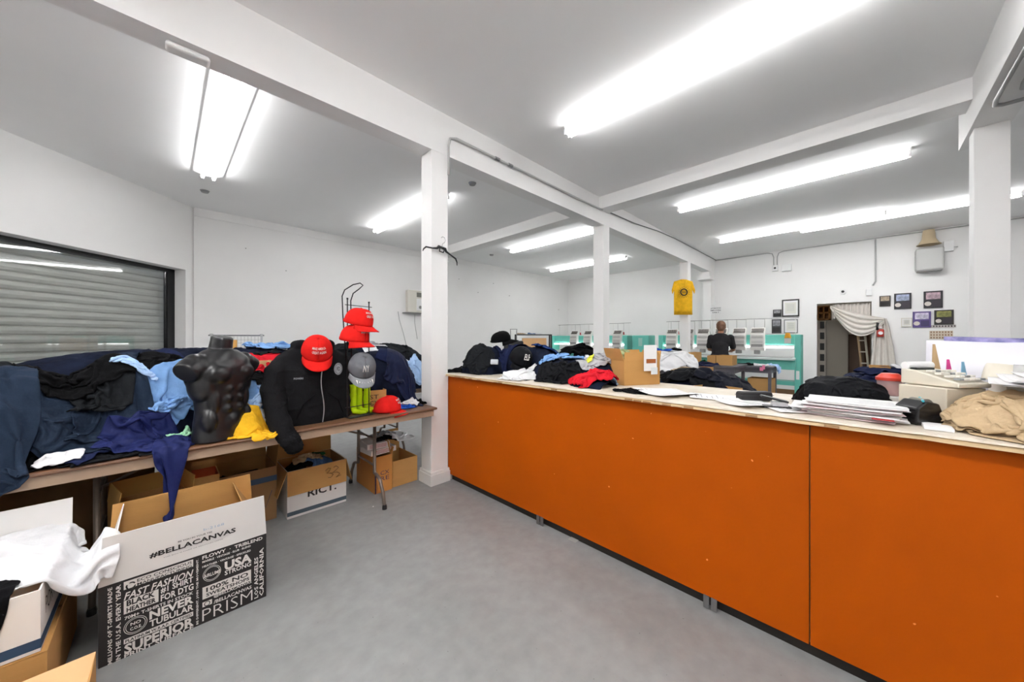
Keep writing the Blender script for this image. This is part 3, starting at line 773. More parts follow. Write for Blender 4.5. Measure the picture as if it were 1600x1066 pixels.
# ------------------------------------------------------------------ black zip hoodie with cap
M_zip = mat('zip_metal', 'b9b9bb', .3, .8); M_patch = mat('badge_print', 'b4b8bd', .8)
hx = .80
hood = thing('zip_hoodie', 'black zip hoodie standing over the table edge with a red cap on its neck', 'sweatshirt', (hx, 2.92, .0), R(6))
hb = MB()
hprof = [(.735,.245,.125),(.76,.262,.135),(.80,.262,.138),(.90,.256,.138),(1.02,.256,.135),(1.12,.262,.130),(1.19,.262,.122),(1.235,.235,.105),(1.27,.17,.088),(1.30,.10,.07)]
hb.loft([[Vector((a*abs(math.cos(t))**.75*(1 if math.cos(t) > 0 else -1), b_*abs(math.sin(t))**.75*(1 if math.sin(t) > 0 else -1), z)) for t in [2*PI*i/48 for i in range(48)]] for z, a, b_ in hprof])
hb.tube([(-.19,.0,1.19),(-.25,-.03,1.12),(-.285,-.07,1.0),(-.285,-.13,.88),(-.27,-.20,.77),(-.235,-.245,.69),(-.215,-.25,.64),(-.21,-.25,.615)], [.068,.073,.069,.066,.063,.058,.054,.042], 20)
hb.tube([(.19,.0,1.19),(.25,.01,1.13),(.285,.03,1.0),(.28,.05,.88),(.25,.04,.80)], [.068,.07,.064,.058,.045], 20)
hb.tube([(-.10,.04,1.30),(-.09,-.03,1.31),(-.03,-.07,1.29),(.04,-.07,1.29),(.10,-.03,1.31),(.11,.05,1.30),(.0,.09,1.29),(-.10,.04,1.30)], .045, 12)
def wr(co, n):
    q = Vector((co.x*1.0, co.y, co.z))
    a = mnoise.noise(Vector((q.x*9+q.z*3, q.y*9, q.z*5)))*.010
    b = (1-abs(mnoise.noise(Vector((q.x*7-q.z*9, q.y*7, q.z*9+q.x*4+7)))))**5*.010
    low = max(0, 1-(co.z-.74)/.12)
    return a+b*.8+low*math.sin(co.z*330)*.0012
blend(hb, 'sweatshirt_body', F_char if False else fabric('hoodie_fleece', '1a1a1c', rough=.95), hood, voxel=.009, smooth=3, disp=wr)
def hfront(x, z): return Vector((x, -.138+.10*abs(x/.262)**4-.004, z))
zp = MB()
zpts = [(.01+.012*math.sin(k*.9), k) for k in range(22)]
zp.tube([hfront(.005+.010*math.sin(k*.35), .755+k*.022)+Vector((0,-.008,0)) for k in range(20)], .0035, 6); zp.build('zip', M_zip, hood)
pm = MB()
for s in (-1, 1):
    pts = [(s*.045, .96), (s*.12, .90), (s*.16, .80)]
    pm.tube([hfront(px_, pz_)+Vector((0, -.007, 0)) for px_, pz_ in pts], .0035, 6)
pm.build('pocket_seam', F_black, hood)
bd = MB()
bd.add([hfront(.118+.033*math.cos(t), 1.135+.045*math.sin(t))+Vector((0,-.012,0)) for t in [2*PI*i/28 for i in range(28)]], [tuple(range(28))])
b1 = bd.build('badge', M_patch, hood)
t_ = MB()
for rr_, q in ((.040, 1), (.033, 1)):
    t_.tube([hfront(.118+.72*rr_*math.cos(t), 1.135+rr_*math.sin(t))+Vector((0,-.0135,0)) for t in [2*PI*i/28 for i in range(29)]], .0011, 4)
put_text(t_, 'FD', lambda x, y: hfront(.118+x, 1.135+y)+Vector((0, -.0145, 0)), width=.026, height=.03, bold=.01)
t_.build('badge_lines', M_ink, b1)
nm = MB(); put_text(nm, 'POWERS', lambda x, y: hfront(-.15+x, 1.085+y)+Vector((0, -.013, 0)), width=.055, height=.013, bold=.012); nm.build('name_print', M_patch, hood)

MAGA = [('MAKE AMERICA', .104, .0165, .080, 0), ('GREAT AGAIN', .096, .0165, .055, 0)]
F_capred = fabric('red_cap_twill', 'd0201c', bump=.1); F_capgrey = fabric('grey_cap_twill', '6c6e73', bump=.1)
c1 = make_cap('red cap with white slogan lettering sitting on the black hoodie neck', F_capred, text=MAGA, strap=True)
place(c1, (.792, 2.80, 1.265), -92, 0, 0); c1.rotation_euler = (0, R(38), R(-100)); c1.scale = (1.03, 1.03, 1.0)

# ------------------------------------------------------------------ wire cap rack
M_wire = mat('black_wire', '202022', .4, .5)
rx_, ry_ = 1.07, 2.86
rack = thing('cap_rack', 'black wire cap display rack standing near the right end of the brown table', 'rack', (rx_, ry_, .752), R(10))
MB().tube([(-.09,-.11,.006),(.10,-.11,.006),(.10,.10,.006),(-.09,.10,.006),(-.09,-.11,.006)], .004, 6).tube([(-.09,-.06,.006),(.10,-.06,.006)], .003, 6).build('base', M_wire, rack)
MB().box((-.085, -.105, .0), (.12, -.055, .004)).build('base_plate', mat('rack_plate', '3a3b36', .5), rack)
for sx_, zt in ((-.082, .915), (.10, .90)):
    MB().tube([(sx_, -.06, .0), (sx_, -.06, zt)], .0045, 8).lathe([(0,0),(.007,.0),(.007,.012),(0,.014)], c=(sx_, -.06, zt-.004), n=8).build('upright', M_wire, rack)
MB().tube([(-.10,-.06,.87),(.125,-.06,.865)], .003, 6).tube([(-.10,-.06,.08),(.125,-.06,.08)], .003, 6).build('crossbar', M_wire, rack)
MB().tube([(-.05,.0,.30),(-.085,.0,.80),(-.09,.0,.94),(-.07,.0,.99),(.0,.0,1.04),(.06,.0,1.06),(.085,.0,1.045),(.05,.0,1.01),(.0,.0,.97),(-.02,.0,.91),(-.01,.0,.30)], .0045, 8).build('hook_loop', M_wire, rack, smooth=True)
for k, (label, m_, tx, dx, z, rz_, ry2) in enumerate([
    ('red cap with white slogan lettering, topmost on the wire rack', F_capred, MAGA, .000, 1.475, -60, 14),
    ('red cap with white slogan lettering, second one down on the wire rack', F_capred, MAGA, -.03, 1.345, -64, 8)]):
    c = make_cap(label, m_, text=tx); c.location = (rx_+dx, ry_-.10, z); c.rotation_euler = (0, R(ry2), R(rz_))
c = make_cap('grey cap with white NY letters and patterned brim, lowest on the wire rack', F_capgrey, mbrim=fabric('light_grey_brim', '85878c', bump=.1), text=[('NY', .05, .045, .070, 0)])
c.location = (rx_+.0, ry_-.17, 1.135); c.rotation_euler = (0, R(42), R(-98))
pm = MB()
for k in range(7):
    a = -.5+k*.17
    pm.add([Vector((.125+.03*math.cos(t+k)+.008*k*0, (k-3)*.018+.007*math.sin(t), -.004-.0)) for t in [0, 2.1, 4.2]], [(0,1,2)])
pm.build('brim_print', M_winkw, c)
c = make_cap('red cap with white lettering lying on the table corner beside the rack', F_capred, text=MAGA, crush=.12)
pc = at_z(607, 645, .755); c.location = (pc.x+.02, 2.80, .758); c.rotation_euler = (0, R(0), R(-38))
c = make_cap('red cap half hidden behind the foot of the wire rack', F_capred, crush=.25)
c.location = (.955, 2.99, .756); c.rotation_euler = (0, 0, R(-150)); c.scale = (.85, .85, .7)
# neon socks standing behind the rack
for k, (dx, dy) in enumerate(((0, 0), (.055, .02), (.11, .0))):
    x = 1.085+dx; y = 2.905+dy
    mb = MB(); mb.tube([(x, y, .99), (x+.004, y, .93), (x, y, .86), (x+.003, y, .80), (x+.01, y-.01, .775), (x+.05, y-.05, .768), (x+.08, y-.075, .766)], [.026, .025, .027, .024, .024, .020, .012], 14)
    tag(mb.build('tall_sock', F_lime, None, smooth=True), 'neon yellow-green tall sock standing upright behind the wire rack', 'sock', 'neon socks behind the cap rack')
bx = open_box('cardboard_box', 'small cardboard box with black letters behind the neon socks', (1.275, 2.975, .752), -10, .20, .12, .17, M_card, (None, None, 5, None))
tm = MB()
for k, s in enumerate(('ST', 'CX')): put_text(tm, s, lambda x, y, k=k: Vector((x, -.0612, .115-.052*k+y)), width=.075, height=.036)
tm.build('lettering', M_ink, bx)

# ------------------------------------------------------------------ printed box (#...) in the foreground
YB = 2.227
bella = open_box('cardboard_box', 'large open box with black slogan print and white flap, left foreground floor', (.098, YB+.205, 0), 0, .576, .41, .334,
                 mat('black_printed_card', '231f1e', .75, var=.1, vscale=20), (2, -28, -2, -14), inner=M_card, flapmat=[M_cwhite, M_card, M_card, M_cwhite], fl=.205, taper=.012)
fb = MB(); LB = Vector((.098, YB+.205, 0))
def c7(x, y, off=.0016): return at_y(150+x*.2627, 780+y*.2627, YB)-LB+Vector((0, -off, 0))
def face_fn(L, Rr, off=.0018):
    a, b = c7(*L), c7(*Rr); cx = (a.x+b.x)/2; cz = (a.z+b.z)/2
    return (lambda x, y: Vector((cx+x, -.205-off, cz+y))), abs(b.x-a.x)
def hrow(mb, txt, L, Rr, hpx, off=.0018, bold=.0, kh=1.0, **kw):
    fn, wdt = face_fn(L, Rr, off)
    mx_ = (L[0]+Rr[0])/2; my_ = (L[1]+Rr[1])/2
    h = abs(c7(mx_, my_-hpx/2).z-c7(mx_, my_+hpx/2).z)*kh
    put_text(mb, txt, fn, width=wdt, height=h, bold=bold, res=2, **kw)
def vrow(mb, txt, B, T, wpx, bold=.02):
    a, b = c7(*B), c7(*T); cx = (a.x+b.x)/2; cz = (a.z+b.z)/2; ln = abs(b.z-a.z); h = abs(c7(B[0]+wpx, B[1]).x-c7(B[0], B[1]).x)
    put_text(mb, txt, lambda x, y: Vector((cx-y, -.2068, cz+x)), width=ln, height=h, bold=bold, res=1)
def rect4(mb, TL, BL_, TR, BR_, off):
    a, b, c_, d = c7(*TL), c7(*BL_), c7(*TR), c7(*BR_)
    z1 = (a.z+c_.z)/2; z0 = (b.z+d.z)/2; mb.quad((a.x, -.205-off, z0), (d.x, -.205-off, z0), (d.x, -.205-off, z1), (a.x, -.205-off, z1))
vrow(fb, 'MILLIONS OF T-SHIRTS MADE', (76, 985), (90, 525), 28); vrow(fb, 'IN THE U.S.A. EVERY YEAR', (126, 965), (140, 508), 30)
rect4(fb, (165, 492), (165, 540), (578, 360), (578, 402), .0012); rect4(fb, (165, 608), (165, 685), (372, 534), (372, 612), .0012)
rect4(fb, (165, 832), (165, 858), (578, 672), (578, 700), .0012); rect4(fb, (633, 536), (633, 606), (922, 410), (922, 478), .0012)
rect4(fb, (633, 618), (633, 645), (690, 592), (690, 622), .0012)
hrow(fb, 'FAST FASHION', (165, 578), (580, 440), 42, bold=.015, shear=.3)
hrow(fb, '#1 SHIRT', (385, 543), (578, 480), 36, bold=.02); hrow(fb, 'FOR DTG', (385, 588), (580, 520), 38, bold=.02)
hrow(fb, '70M+ T-SHIRTS IN STOCK', (170, 706), (578, 560), 19, bold=.02)
hrow(fb, 'NEVER', (318, 690), (580, 595), 48, bold=.03); hrow(fb, 'TUBULAR', (318, 736), (580, 645), 38, bold=.02)
hrow(fb, 'SUPERIOR', (168, 886), (580, 732), 56, bold=.03); hrow(fb, 'PRINT SURFACE', (168, 928), (580, 766), 25, bold=.02)
vrow(fb, 'BE DIFFERENT. JOIN THE MOVEMENT.', (603, 745), (606, 355), 17)
hrow(fb, 'FLOWY  ·  TRIBLEND', (632, 345), (990, 235), 20, bold=.02); hrow(fb, 'MARBLE · VINTAGE · SLUB · BLEND', (632, 370), (920, 282), 12, bold=.02)
hrow(fb, 'HEATHER · VINTAGE · SPECKLED', (632, 398), (920, 310), 12, bold=.02)
hrow(fb, 'USA', (765, 393), (925, 350), 52, bold=.035); hrow(fb, 'STRONG', (765, 438), (922, 386), 27, bold=.02)
hrow(fb, '@BELLACANVAS', (700, 573), (925, 498), 20, bold=.02); hrow(fb, '/BELLACANVAS', (700, 603), (925, 530), 20, bold=.02)
hrow(fb, 'PRISM', (632, 690), (930, 572), 66, bold=-.012)
vrow(fb, 'LOS ANGELES', (950, 590), (955, 345), 24); vrow(fb, 'CALIFORNIA', (983, 575), (985, 290), 26)
def ring(mb, cx, cy, rx, ry, w=.0016):
    c0 = c7(cx, cy); a = abs(c7(cx+rx, cy).x-c0.x); b = abs(c7(cx, cy+ry).z-c0.z)
    for k in (1.0, .84):
        mb.tube([Vector((c0.x+a*k*math.cos(t), -.2058, c0.z+b*k*math.sin(t))) for t in [2*PI*i/36 for i in range(37)]], w*.6, 4)
ring(fb, 236, 748, 68, 48); hrow(fb, 'NO', (205, 745), (268, 722), 18, bold=.02); hrow(fb, 'C.O.E.', (203, 775), (272, 748), 18, bold=.02)
ring(fb, 690, 440, 52, 44); hrow(fb, 'AIRLUME', (640, 462), (740, 426), 20, bold=.02)
fb.build('white_print', M_winkw, bella)
kb = MB()
hrow(kb, 'ECO CONSCIOUS', (245, 482), (570, 375), 17, .0024, .01); hrow(kb, 'MANUFACTURING', (245, 503), (570, 398), 15, .0024, .01)
hrow(kb, 'BLACK', (182, 620), (350, 562), 34, .0024, .03); hrow(kb, 'HEATHER', (182, 660), (356, 598), 28, .0024, .03)
hrow(kb, 'PLATINUM W.R.A.P. CERTIFIED', (175, 842), (570, 688), 17, .0024, .02)
hrow(kb, '100% NO', (655, 545), (905, 440), 26, .0024, .02); hrow(kb, 'SWEATSHOPS', (655, 575), (912, 466), 20, .0024, .02)
for k in range(3):
    c0 = c7(208, 513); a0 = 2*PI*k/3+.5
    kb.tube([Vector((c0.x+.013*math.cos(a0+q), -.2075, c0.z+.013*math.sin(a0+q))) for q in np.linspace(0, 1.5, 6)], [.0026]*5+[.0005], 4)
c0 = c7(661, 620)
kb.tube([Vector((c0.x+.010*math.cos(t), -.2072, c0.z+.010*math.sin(t))) for t in [2*PI*i/16 for i in range(17)]], .0016, 4)
kb.build('black_print', M_ink, bella)
# print on the standing white flap
ff = MB()
def flap_row(mb, txt, L, Rr, hpx, bold=.0, off=.0045):
    a, b = c7(*L), c7(*Rr); cx = (a.x+b.x)/2; cz = (a.z+b.z)/2; mx_ = (L[0]+Rr[0])/2; my_ = (L[1]+Rr[1])/2
    h = abs(c7(mx_, my_-hpx/2).z-c7(mx_, my_+hpx/2).z)
    put_text(mb, txt, lambda x, y: Vector((cx+x, -.205-off-(cz+y-.334)*.035, cz+y)), width=abs(b.x-a.x), height=h, bold=bold)
flap_row(ff, '#BELLACANVAS', (318, 333), (830, 184), 32, .025)
flap_row(ff, 'BE YOU IN YOUR TEE', (488, 246), (690, 196), 9, .01)
flap_row(ff, 'THIS BOX IS MADE OF RECYCLED PAPER', (400, 340), (755, 240), 4, .0)
ff.build('flap_print', M_ink, bella)
hw_ = MB(); flap_row(hw_, 'b-2168', (640, 182), (760, 140), 14, -.01); hw_.build('pen_note', mat('blue_pen', '7fa3c4', .6), bella)

# ------------------------------------------------------------------ boxes stacked at the far left
lowb = open_box('cardboard_box', 'plain brown box on the floor under the white box with a blue stripe', (-.60, 2.335, 0), 0, .62, .60, .262, M_card, (-90, None, -90, None), fl=.29)
lowb.children[-1]
for k in (-1,):
    pass
lp = MB(); put_text(lp, 'GILDAN', lambda x, y: Vector((.3112, -.12+x, .13+y)), width=.22, height=.05)
FX = -.305
porta = open_box('cardboard_box', 'white box with a blue stripe holding white shirts, left foreground', (FX-.31, 2.345, .268), 0, .62, .61, .215,
                 M_cwhite, (None, None, 4, None), inner=M_cardl, fl=.125, taper=.0)
st = MB(); M_navyink = mat('blue_print', '1f3c5a', .6)
st.box((.3105, -.306, .012), (.3118, .306, .045)); st.box((-.31, -.3065, .012), (.3118, -.3055, .045)); st.build('blue_stripe', M_navyink, porta)
pt = MB(); put_text(pt, 'PORT AUTHORITY', lambda x, y: Vector((.3116, x+.02, .125+y)), width=.52, height=.062, bold=-.004); pt.build('lettering', M_ink, porta)
fbx = MB()
fb_o = open_box('cardboard_box', 'closed brown box at the bottom left corner of the photo', (-.53, 1.70, 0), 0, .72, .47, .245, M_card, (-90, None, -90, None), fl=.2345, flapmat=M_cardl)
# white shirts draped over the blue striped box
FW = Field(-1.2, .2, 1.7, 2.95, 0.0)
FW.rect(-.92, -.305, 2.04, 2.65, .485); FW.rect(-.19, .386, 2.227, 2.637, .50)
FW.mound(-.56, 2.34, .24, .26, .46, .06, 0, 2.2)
e2 = ((0, -.302, 1, .475),)
garment(FW, 'shirt', F_white, (-.55, 2.42), 20, (.6, .6), 'white shirt underneath, inside the box with a blue stripe', 'shirt', kind='rect', squash=.7, n=44)
garment(FW, 'shirt', F_white, (-.46, 2.34), 12, (.74, .64), 'white shirt draped across the top of the blue striped box', 'shirt', kind='rect', squash=.93, squashy=.93, n=60, amp=.02)
garment(FW, 'trousers', F_black, (-.42, 2.06), 0, (.15, .30), 'black cloth hanging over the front of the blue striped box', 'trousers', squash=.8, n=30, edges=((1, 2.036, -1, .478),))

# ------------------------------------------------------------------ boxes under the table
dist = open_box('cardboard_box', 'open white and brown box of folded jeans under the brown table beside the table leg', (.872, 3.24, 0), 0, .425, .38, .355,
                M_cwhite, (178, 166, 3, 160), inner=M_card, fl=[.185, .19, .19, .19], flapmat=M_card, taper=.0)
st = MB().box((-.2128, -.1915, .018), (.2128, -.190, .048)); st.build('blue_stripe', mat('slate_print', '4b5a66', .6), dist)
tm = MB(); put_text(tm, 'RICT.', lambda x, y: Vector((.03+x, -.1913, .155+y)), width=.21, height=.06, bold=.02); tm.build('lettering', M_ink, dist)
hm = MB()
for pts in ([(.05,.30),(.07,.315),(.09,.31),(.08,.29),(.06,.275),(.09,.27),(.11,.255),(.09,.235),(.07,.24)], [(.11,.31),(.13,.32),(.15,.30),(.12,.28),(.10,.27),(.14,.265),(.16,.25),(.13,.225),(.17,.235)]):
    hm.tube([Vector((x, -.1985, z)) for x, z in pts], .0018, 4)
hm.build('marker_scrawl', M_ink, dist)
FD = Field(.6, 1.2, 3.0, 3.5, .27)
FD.mound(.87, 3.24, .19, .17, .27, .08)
I = ((0, 1.07, -1), (0, .675, 1), (1, 3.42, -1), (1, 3.06, 1))
garment(FD, 'trousers', F_black, (.78, 3.22), 30, (.35, .35), 'black trousers folded inside the open box under the table', 'trousers', squash=.45, n=30, walls=I)
garment(FD, 'trousers', F_denim, (.93, 3.17), 10, (.34, .34), 'blue denim shorts in the open box under the table', 'trousers', squash=.5, n=34, walls=I)
garment(FD, 'shirt', F_tan, (.88, 3.27), 60, (.42, .36), 'khaki cloth with green lining on top in the open box under the table', 'shirt', squash=.42, n=36, walls=I, amp=.08)
garment(FD, 'shirt', F_green, (.94, 3.30), 60, (.14, .14), 'small green cloth tucked in the khaki one in the open box', 'shirt', squash=.5, n=18, walls=I)

tape = open_box('cardboard_box', 'brown box with blue tape band under the table behind the slogan box', (.34, 3.33, 0), 0, .54, .38, .395, mat('cardboard_brown', '8f6a43', .8, var=.06, vscale=4), (None, 6, 3, 30), fl=.17, flapmat=M_card)
MB().box((-.271, -.1915, .29), (.271, -.1900, .33)).build('tape_band', mat('blue_tape', '2f4864', .4), tape)
sm = MB(); sm.tube([Vector((x, -.1915, z)) for x, z in ((.08,.2),(.13,.12),(.17,.2),(.20,.1),(.24,.22))], .002, 4); sm.build('marker_scrawl', M_navyink, tape)
FK = Field(.05, .7, 3.1, 3.6, .30)
garment(FK, 'trousers', F_black, (.36, 3.30), 10, (.5, .35), 'black clothes filling the brown box with blue tape', 'clothing', squash=.6, n=36, walls=((0, .61, -1), (0, .11, 1), (1, 3.5, -1), (1, 3.16, 1)))
b3 = open_box('cardboard_box', 'tall orange-brown box with printed letters behind the table leg', (1.385, 3.20, 0), 0, .16, .40, .318, mat('cardboard_orange', 'bd7f3c', .8, var=.05, vscale=4), (None, 20, None, -20), fl=.06)
tm = MB()
for k, s in enumerate(('CX', 'RE')): put_text(tm, s, lambda x, y, k=k: Vector((x+.012, -.2012, .17-.05*k+y)), width=.08, height=.036)
tm.box((-.078, -.2012, .0), (-.066, -.2004, .318)); tm.build('lettering', mat('purple_print', '40304a', .7), b3)
b4 = open_box('cardboard_box', 'open brown box on the floor beside the column base', (1.605, 3.20, 0), 0, .25, .36, .235, M_card, (None, None, 5, 10), fl=.2)
b5 = open_box('cardboard_box', 'brown box seen behind the table at far left under the clothes', (-.40, 3.66, 0), 3, .7, .34, .52, mat('cardboard_dull', '8a6844', .85, var=.05, vscale=3), (40, None, 2, None), fl=.1)  # dull, darker brown card
b6 = open_box('cardboard_box', 'yellowish box behind the open slogan box under the table', (-.05, 2.93, 0), 12, .30, .26, .44, mat('cardboard_yellow', 'b58a45', .85), (None, 8, 2, -8), fl=.1)
b7 = open_box('cardboard_box', 'box with an orange inside panel under the table left of the blue tape box', (.19, 3.0, 0), 0, .13, .2, .50, M_card, (None, None, 2, None), inner=mat('orange_panel', 'c0501e', .8), fl=.05)
FO = Field(-.3, .3, 2.7, 3.2, .36)
garment(FO, 'shirt', F_orange, (-.02, 2.92), 10, (.3, .26), 'orange cloth lying in the box under the dangling navy sleeve', 'shirt', squash=.5, n=28, walls=((0, .10, -1), (0, -.17, 1), (1, 3.03, -1), (1, 2.82, 1)))
# red and white postal carton stack
for k, (x, y, z, w_, rz_) in enumerate(((1.40, 3.16, .325, .24, 4), (1.38, 3.18, .375, .20, -5))):
    t = MB().box((-w_/2, -.12, 0), (w_/2, .12, .048)).build('mailing_carton', mat('white_carton', 'e3dcd8', .7), None, bevel=.002)
    place(t, (x, y, z), rz_); tag(t, 'white mailing carton with red print, ' + ('lower' if k == 0 else 'upper') + ' one under the table end', 'box')
    m = MB()
    for q in range(3): m.box((-w_/2+.02, -.1212, .012+q*.011), (w_/2-.03, -.1204, .016+q*.011))
    m.build('red_print', mat('red_print', 'b5535a', .7), t)
FR = Field(1.2, 1.74, 2.9, 3.6, 0.0); FR.rect(1.28, 1.52, 3.04, 3.3, .425); FR.rect(1.48, 1.73, 3.02, 3.38, .40)
garment(FR, 'shirt', F_black, (1.50, 3.17), 50, (.4, .3), 'black cloth spilling over the mailing cartons under the table end', 'shirt', squash=.5, n=34, walls=((0, 1.735, -1),), ztop=.60)
garment(FR, 'shirt', F_white, (1.60, 3.2), 10, (.3, .5), 'white cloth hanging behind the column under the table end', 'shirt', squash=.6, n=34, walls=((0, 1.735, -1),), ztop=.62)
garment(FR, 'shirt', F_grey, (1.52, 3.28), 10, (.35, .3), 'grey cloth on the cartons under the table end', 'shirt', squash=.5, n=30, walls=((0, 1.735, -1),), ztop=.65)
# boxes at the extreme left under the navy jacket
b8 = open_box('cardboard_box', 'open brown box with raised flaps at far left under the hanging slate jacket', (-.88, 3.05, 0), 8, .36, .42, .40, M_card, (5, 10, 0, -10), fl=.17)
# wire basket shelf behind the torso
wr_ = thing('wire_rack', 'grey wire grid rack standing behind the torso form', 'rack', (at_y(371, 540, 4.0).x, 4.0, 1.02), 0)
W_ = .36; m = MB()
m.tube([(-W_/2-.02, 0, .37), (W_/2+.02, 0, .37)], .006, 8); m.build('top_rail', mat('grey_plastic', '6f7173', .5), wr_)
for s in (-1, 1):
    MB().tube([(s*W_/2, 0, 0), (s*W_/2, 0, .37)], .008, 8).lathe([(0,-.012),(.013,-.008),(.013,.008),(0,.012)], c=(s*W_/2, 0, .375), n=10).build('post', M_conduit, wr_)
g = MB()
for k in range(1, 14): g.tube([(-W_/2+k*W_/14, 0, .02), (-W_/2+k*W_/14, 0, .36)], .0015, 4)
for k in range(1, 12): g.tube([(-W_/2, 0, .03*k), (W_/2, 0, .03*k)], .0015, 4)
g.build('wire_grid', M_conduit, wr_)
tag(MB().tube([(0,0,0),(0,0,.15)], .02, 12).build('cone_of_thread', mat('tan_thread', 'cf9a50', .8), None, smooth=True), 'tan thread cone behind the torso neck by the wire rack', 'thread').location = (at_y(366, 540, 3.85).x, 3.85, 1.20)
bx = open_box('cardboard_box', 'small tan box with white label in the heap beside the hoodie shoulder', (at_y(404, 570, 3.2).x, 3.2, 1.10), 10, .13, .12, .10, M_cardl, (None,)*4)
MB().box((-.04, -.0612, .02), (.05, -.0602, .055)).build('label', M_cwhite, bx)
garment(FT, 'shirt', F_red, (at_y(410, 550, 3.2).x, 3.20), 10, (.34, .3), 'red cloth under a dark one behind the hoodie shoulder', 'shirt', squash=.5, n=26)
garment(FT, 'shirt', F_char, (at_y(418, 550, 3.28).x, 3.30), 30, (.30, .22), 'dark grey cloth on the red one behind the hoodie shoulder', 'shirt', squash=.6, n=28)
# ------------------------------------------------------------------ orange counter
def orange_mat():
    m = mat('orange_painted_panel', 'a24700', .6, var=.06, vscale=2.2, bump=.06, bscale=18, spec=.1)
    nt = m.node_tree; b = nt.nodes['Principled BSDF']; src = b.inputs['Base Color'].links[0].from_socket
    tc = nt.nodes.new('ShaderNodeTexCoord'); n = nt.nodes.new('ShaderNodeTexNoise'); n.inputs['Scale'].default_value = 26; n.inputs['Detail'].default_value = 1
    nt.links.new(tc.outputs['Object'], n.inputs['Vector'])
    r = nt.nodes.new('ShaderNodeValToRGB'); r.color_ramp.elements[0].position = .79; r.color_ramp.elements[1].position = .81
    nt.links.new(n.outputs['Fac'], r.inputs['Fac'])
    mx = nt.nodes.new('ShaderNodeMix'); mx.data_type = 'RGBA'; nt.links.new(r.outputs['Color'], mx.inputs[0]); nt.links.new(src, mx.inputs[6]); mx.inputs[7].default_value = lin('e08a4a')
    nt.links.new(mx.outputs[2], b.inputs['Base Color'])
    return m
M_orange = orange_mat()
CX = 1.945; CE = 2.82; CN = -2.0
ctr = thing('service_counter', 'long counter with orange painted front panels and worn pale top', 'counter', (CX, 0, 0), 0)
SEAM = .154
MB().box((0, SEAM+.002, .062), (.02, CE, 1.004)).build('front_panel', M_orange, ctr, bevel=.002)
MB().box((0, CN, .062), (.02, SEAM-.002, 1.004)).build('front_panel', M_orange, ctr, bevel=.002)
MB().box((.035, CN, 0), (.055, CE-.01, .08)).build('toe_kick', mat('dark_toe_kick', '1a1410', .7), ctr)
MB().box((.022, CE-.02, .0), (.66, CE, 1.004)).build('end_panel', M_wall, ctr)
fr = MB()
for y in (CN, -1.2, -.4, .4, 1.2, 2.0): fr.box((.055, y, .0), (.64, y+.03, 1.0))
fr.box((.021, SEAM-.04, .06), (.05, SEAM+.04, 1.0))
fr.build('inner_frame', mat('plain_wood', 'a98b62', .7), ctr)
M_ctop = mat('worn_counter_top', 'd9d2c6', .5, var=.0, vscale=6, col2='c3b6a2', bump=.15, bscale=30, detail=8)
tp = MB()
N = 90
rr = random.Random(3)
front = [(-.042+.006*mnoise.noise(Vector((q*9, 0, 1)))+(.010 if mnoise.noise(Vector((q*23, 5, 1))) > .42 else 0), q) for q in [CN+(CE+.06-CN)*k/N for k in range(N+1)]]
vs = []; fs = []
for k, (x, y) in enumerate(front):
    j = .004*mnoise.noise(Vector((y*17, 2, 7)))
    vs += [(x, y, 1.006), (x+.004+j, y, 1.020), (x-.002+j*.5, y, 1.024), (x+.003, y, 1.031), (.70, y, 1.031), (.70, y, 1.006)]
for k in range(N):
    for q in range(6): a = k*6+q; b = k*6+(q+1) % 6; fs.append((a, b, b+6, a+6))
fs.append((0,1,2,3,4,5)); fs.append(tuple(N*6+5-q for q in range(6)))
tp.add(vs, fs); tp.m = [1 if (i < N*6 and i % 6 < 2) else 0 for i in range(len(tp.f))]; tp.build('countertop', [M_ctop, mat('worn_wood_edge', 'c2a983', .7, var=.25, vscale=25, stretch=(1, .25, 4))], ctr)
eg = MB()
for k, (x, y) in enumerate(front[:-1]):
    if rr.random() < .5: eg.box((x-.0035, y, 1.007), (x+.001, y+.045, 1.007+rr.random()*.012))
g_ = eg.build('frayed_edge', mat('frayed_wood_edge', '9c7a55', .8, var=.2, vscale=30), ctr); g_['kind'] = 'stuff'
for (px, py) in ((844, 817), (1110, 948)):
    p = at_x(px, py, CX)
    for k in (0, 1):
        b = MB().box((-.006, p.y-.03+.035*k, .004), (.0, p.y-.004+.035*k, .066)).build('metal_bracket', M_steel, ctr)
# ------------------------------------------------------------------ clothes on the counter
FC = Field(1.6, 4.4, -1.6, 3.3, .0)
FC.rect(1.905, 2.64, CN, CE+.05, 1.031)
CED = ((0, 1.906, -1, 1.02),)
def C(name, material, px, X, rz, size, label, cat, **kw):
    y = at_x(px, 600, X).y
    kw.setdefault('edges', CED)
    return garment(FC, name, material, (X, y), rz, size, label, cat, **kw)
FC.mound(2.22, 2.60, .20, .22, 1.031, .27, 0, 2.4)
FC.mound(2.42, 2.20, .20, .42, 1.031, .27, 0, 2.4)
FC.mound(2.36, 1.70, .24, .36, 1.031, .17, 0, 2.4)
FC.mound(2.38, 1.42, .20, .15, 1.031, .18, 0, 2.2); FC.mound(2.10, 2.02, .12, .16, 1.031, .06, 0, 2.2); FC.mound(2.13, 1.31, .13, .17, 1.031, .08, 0, 2.2)
core(FC, 'clothes_heap', 1.95, 2.62, 1.2, 2.86, M_heap, 'packed inner layers of the clothes heap at the column end of the counter', 'clothes', 1.033)
C('jacket', F_navy, 803, 2.44, 80, (.75, .6), 'navy jacket bunched on the counter heap behind the black lettered cap', 'jacket', kind='long', squash=.6, n=52, amp=.07)
C('jacket', F_black, 735, 2.26, 60, (.7, .6), 'black jacket heaped at the column end of the counter', 'jacket', squash=.55, n=52, amp=.09)
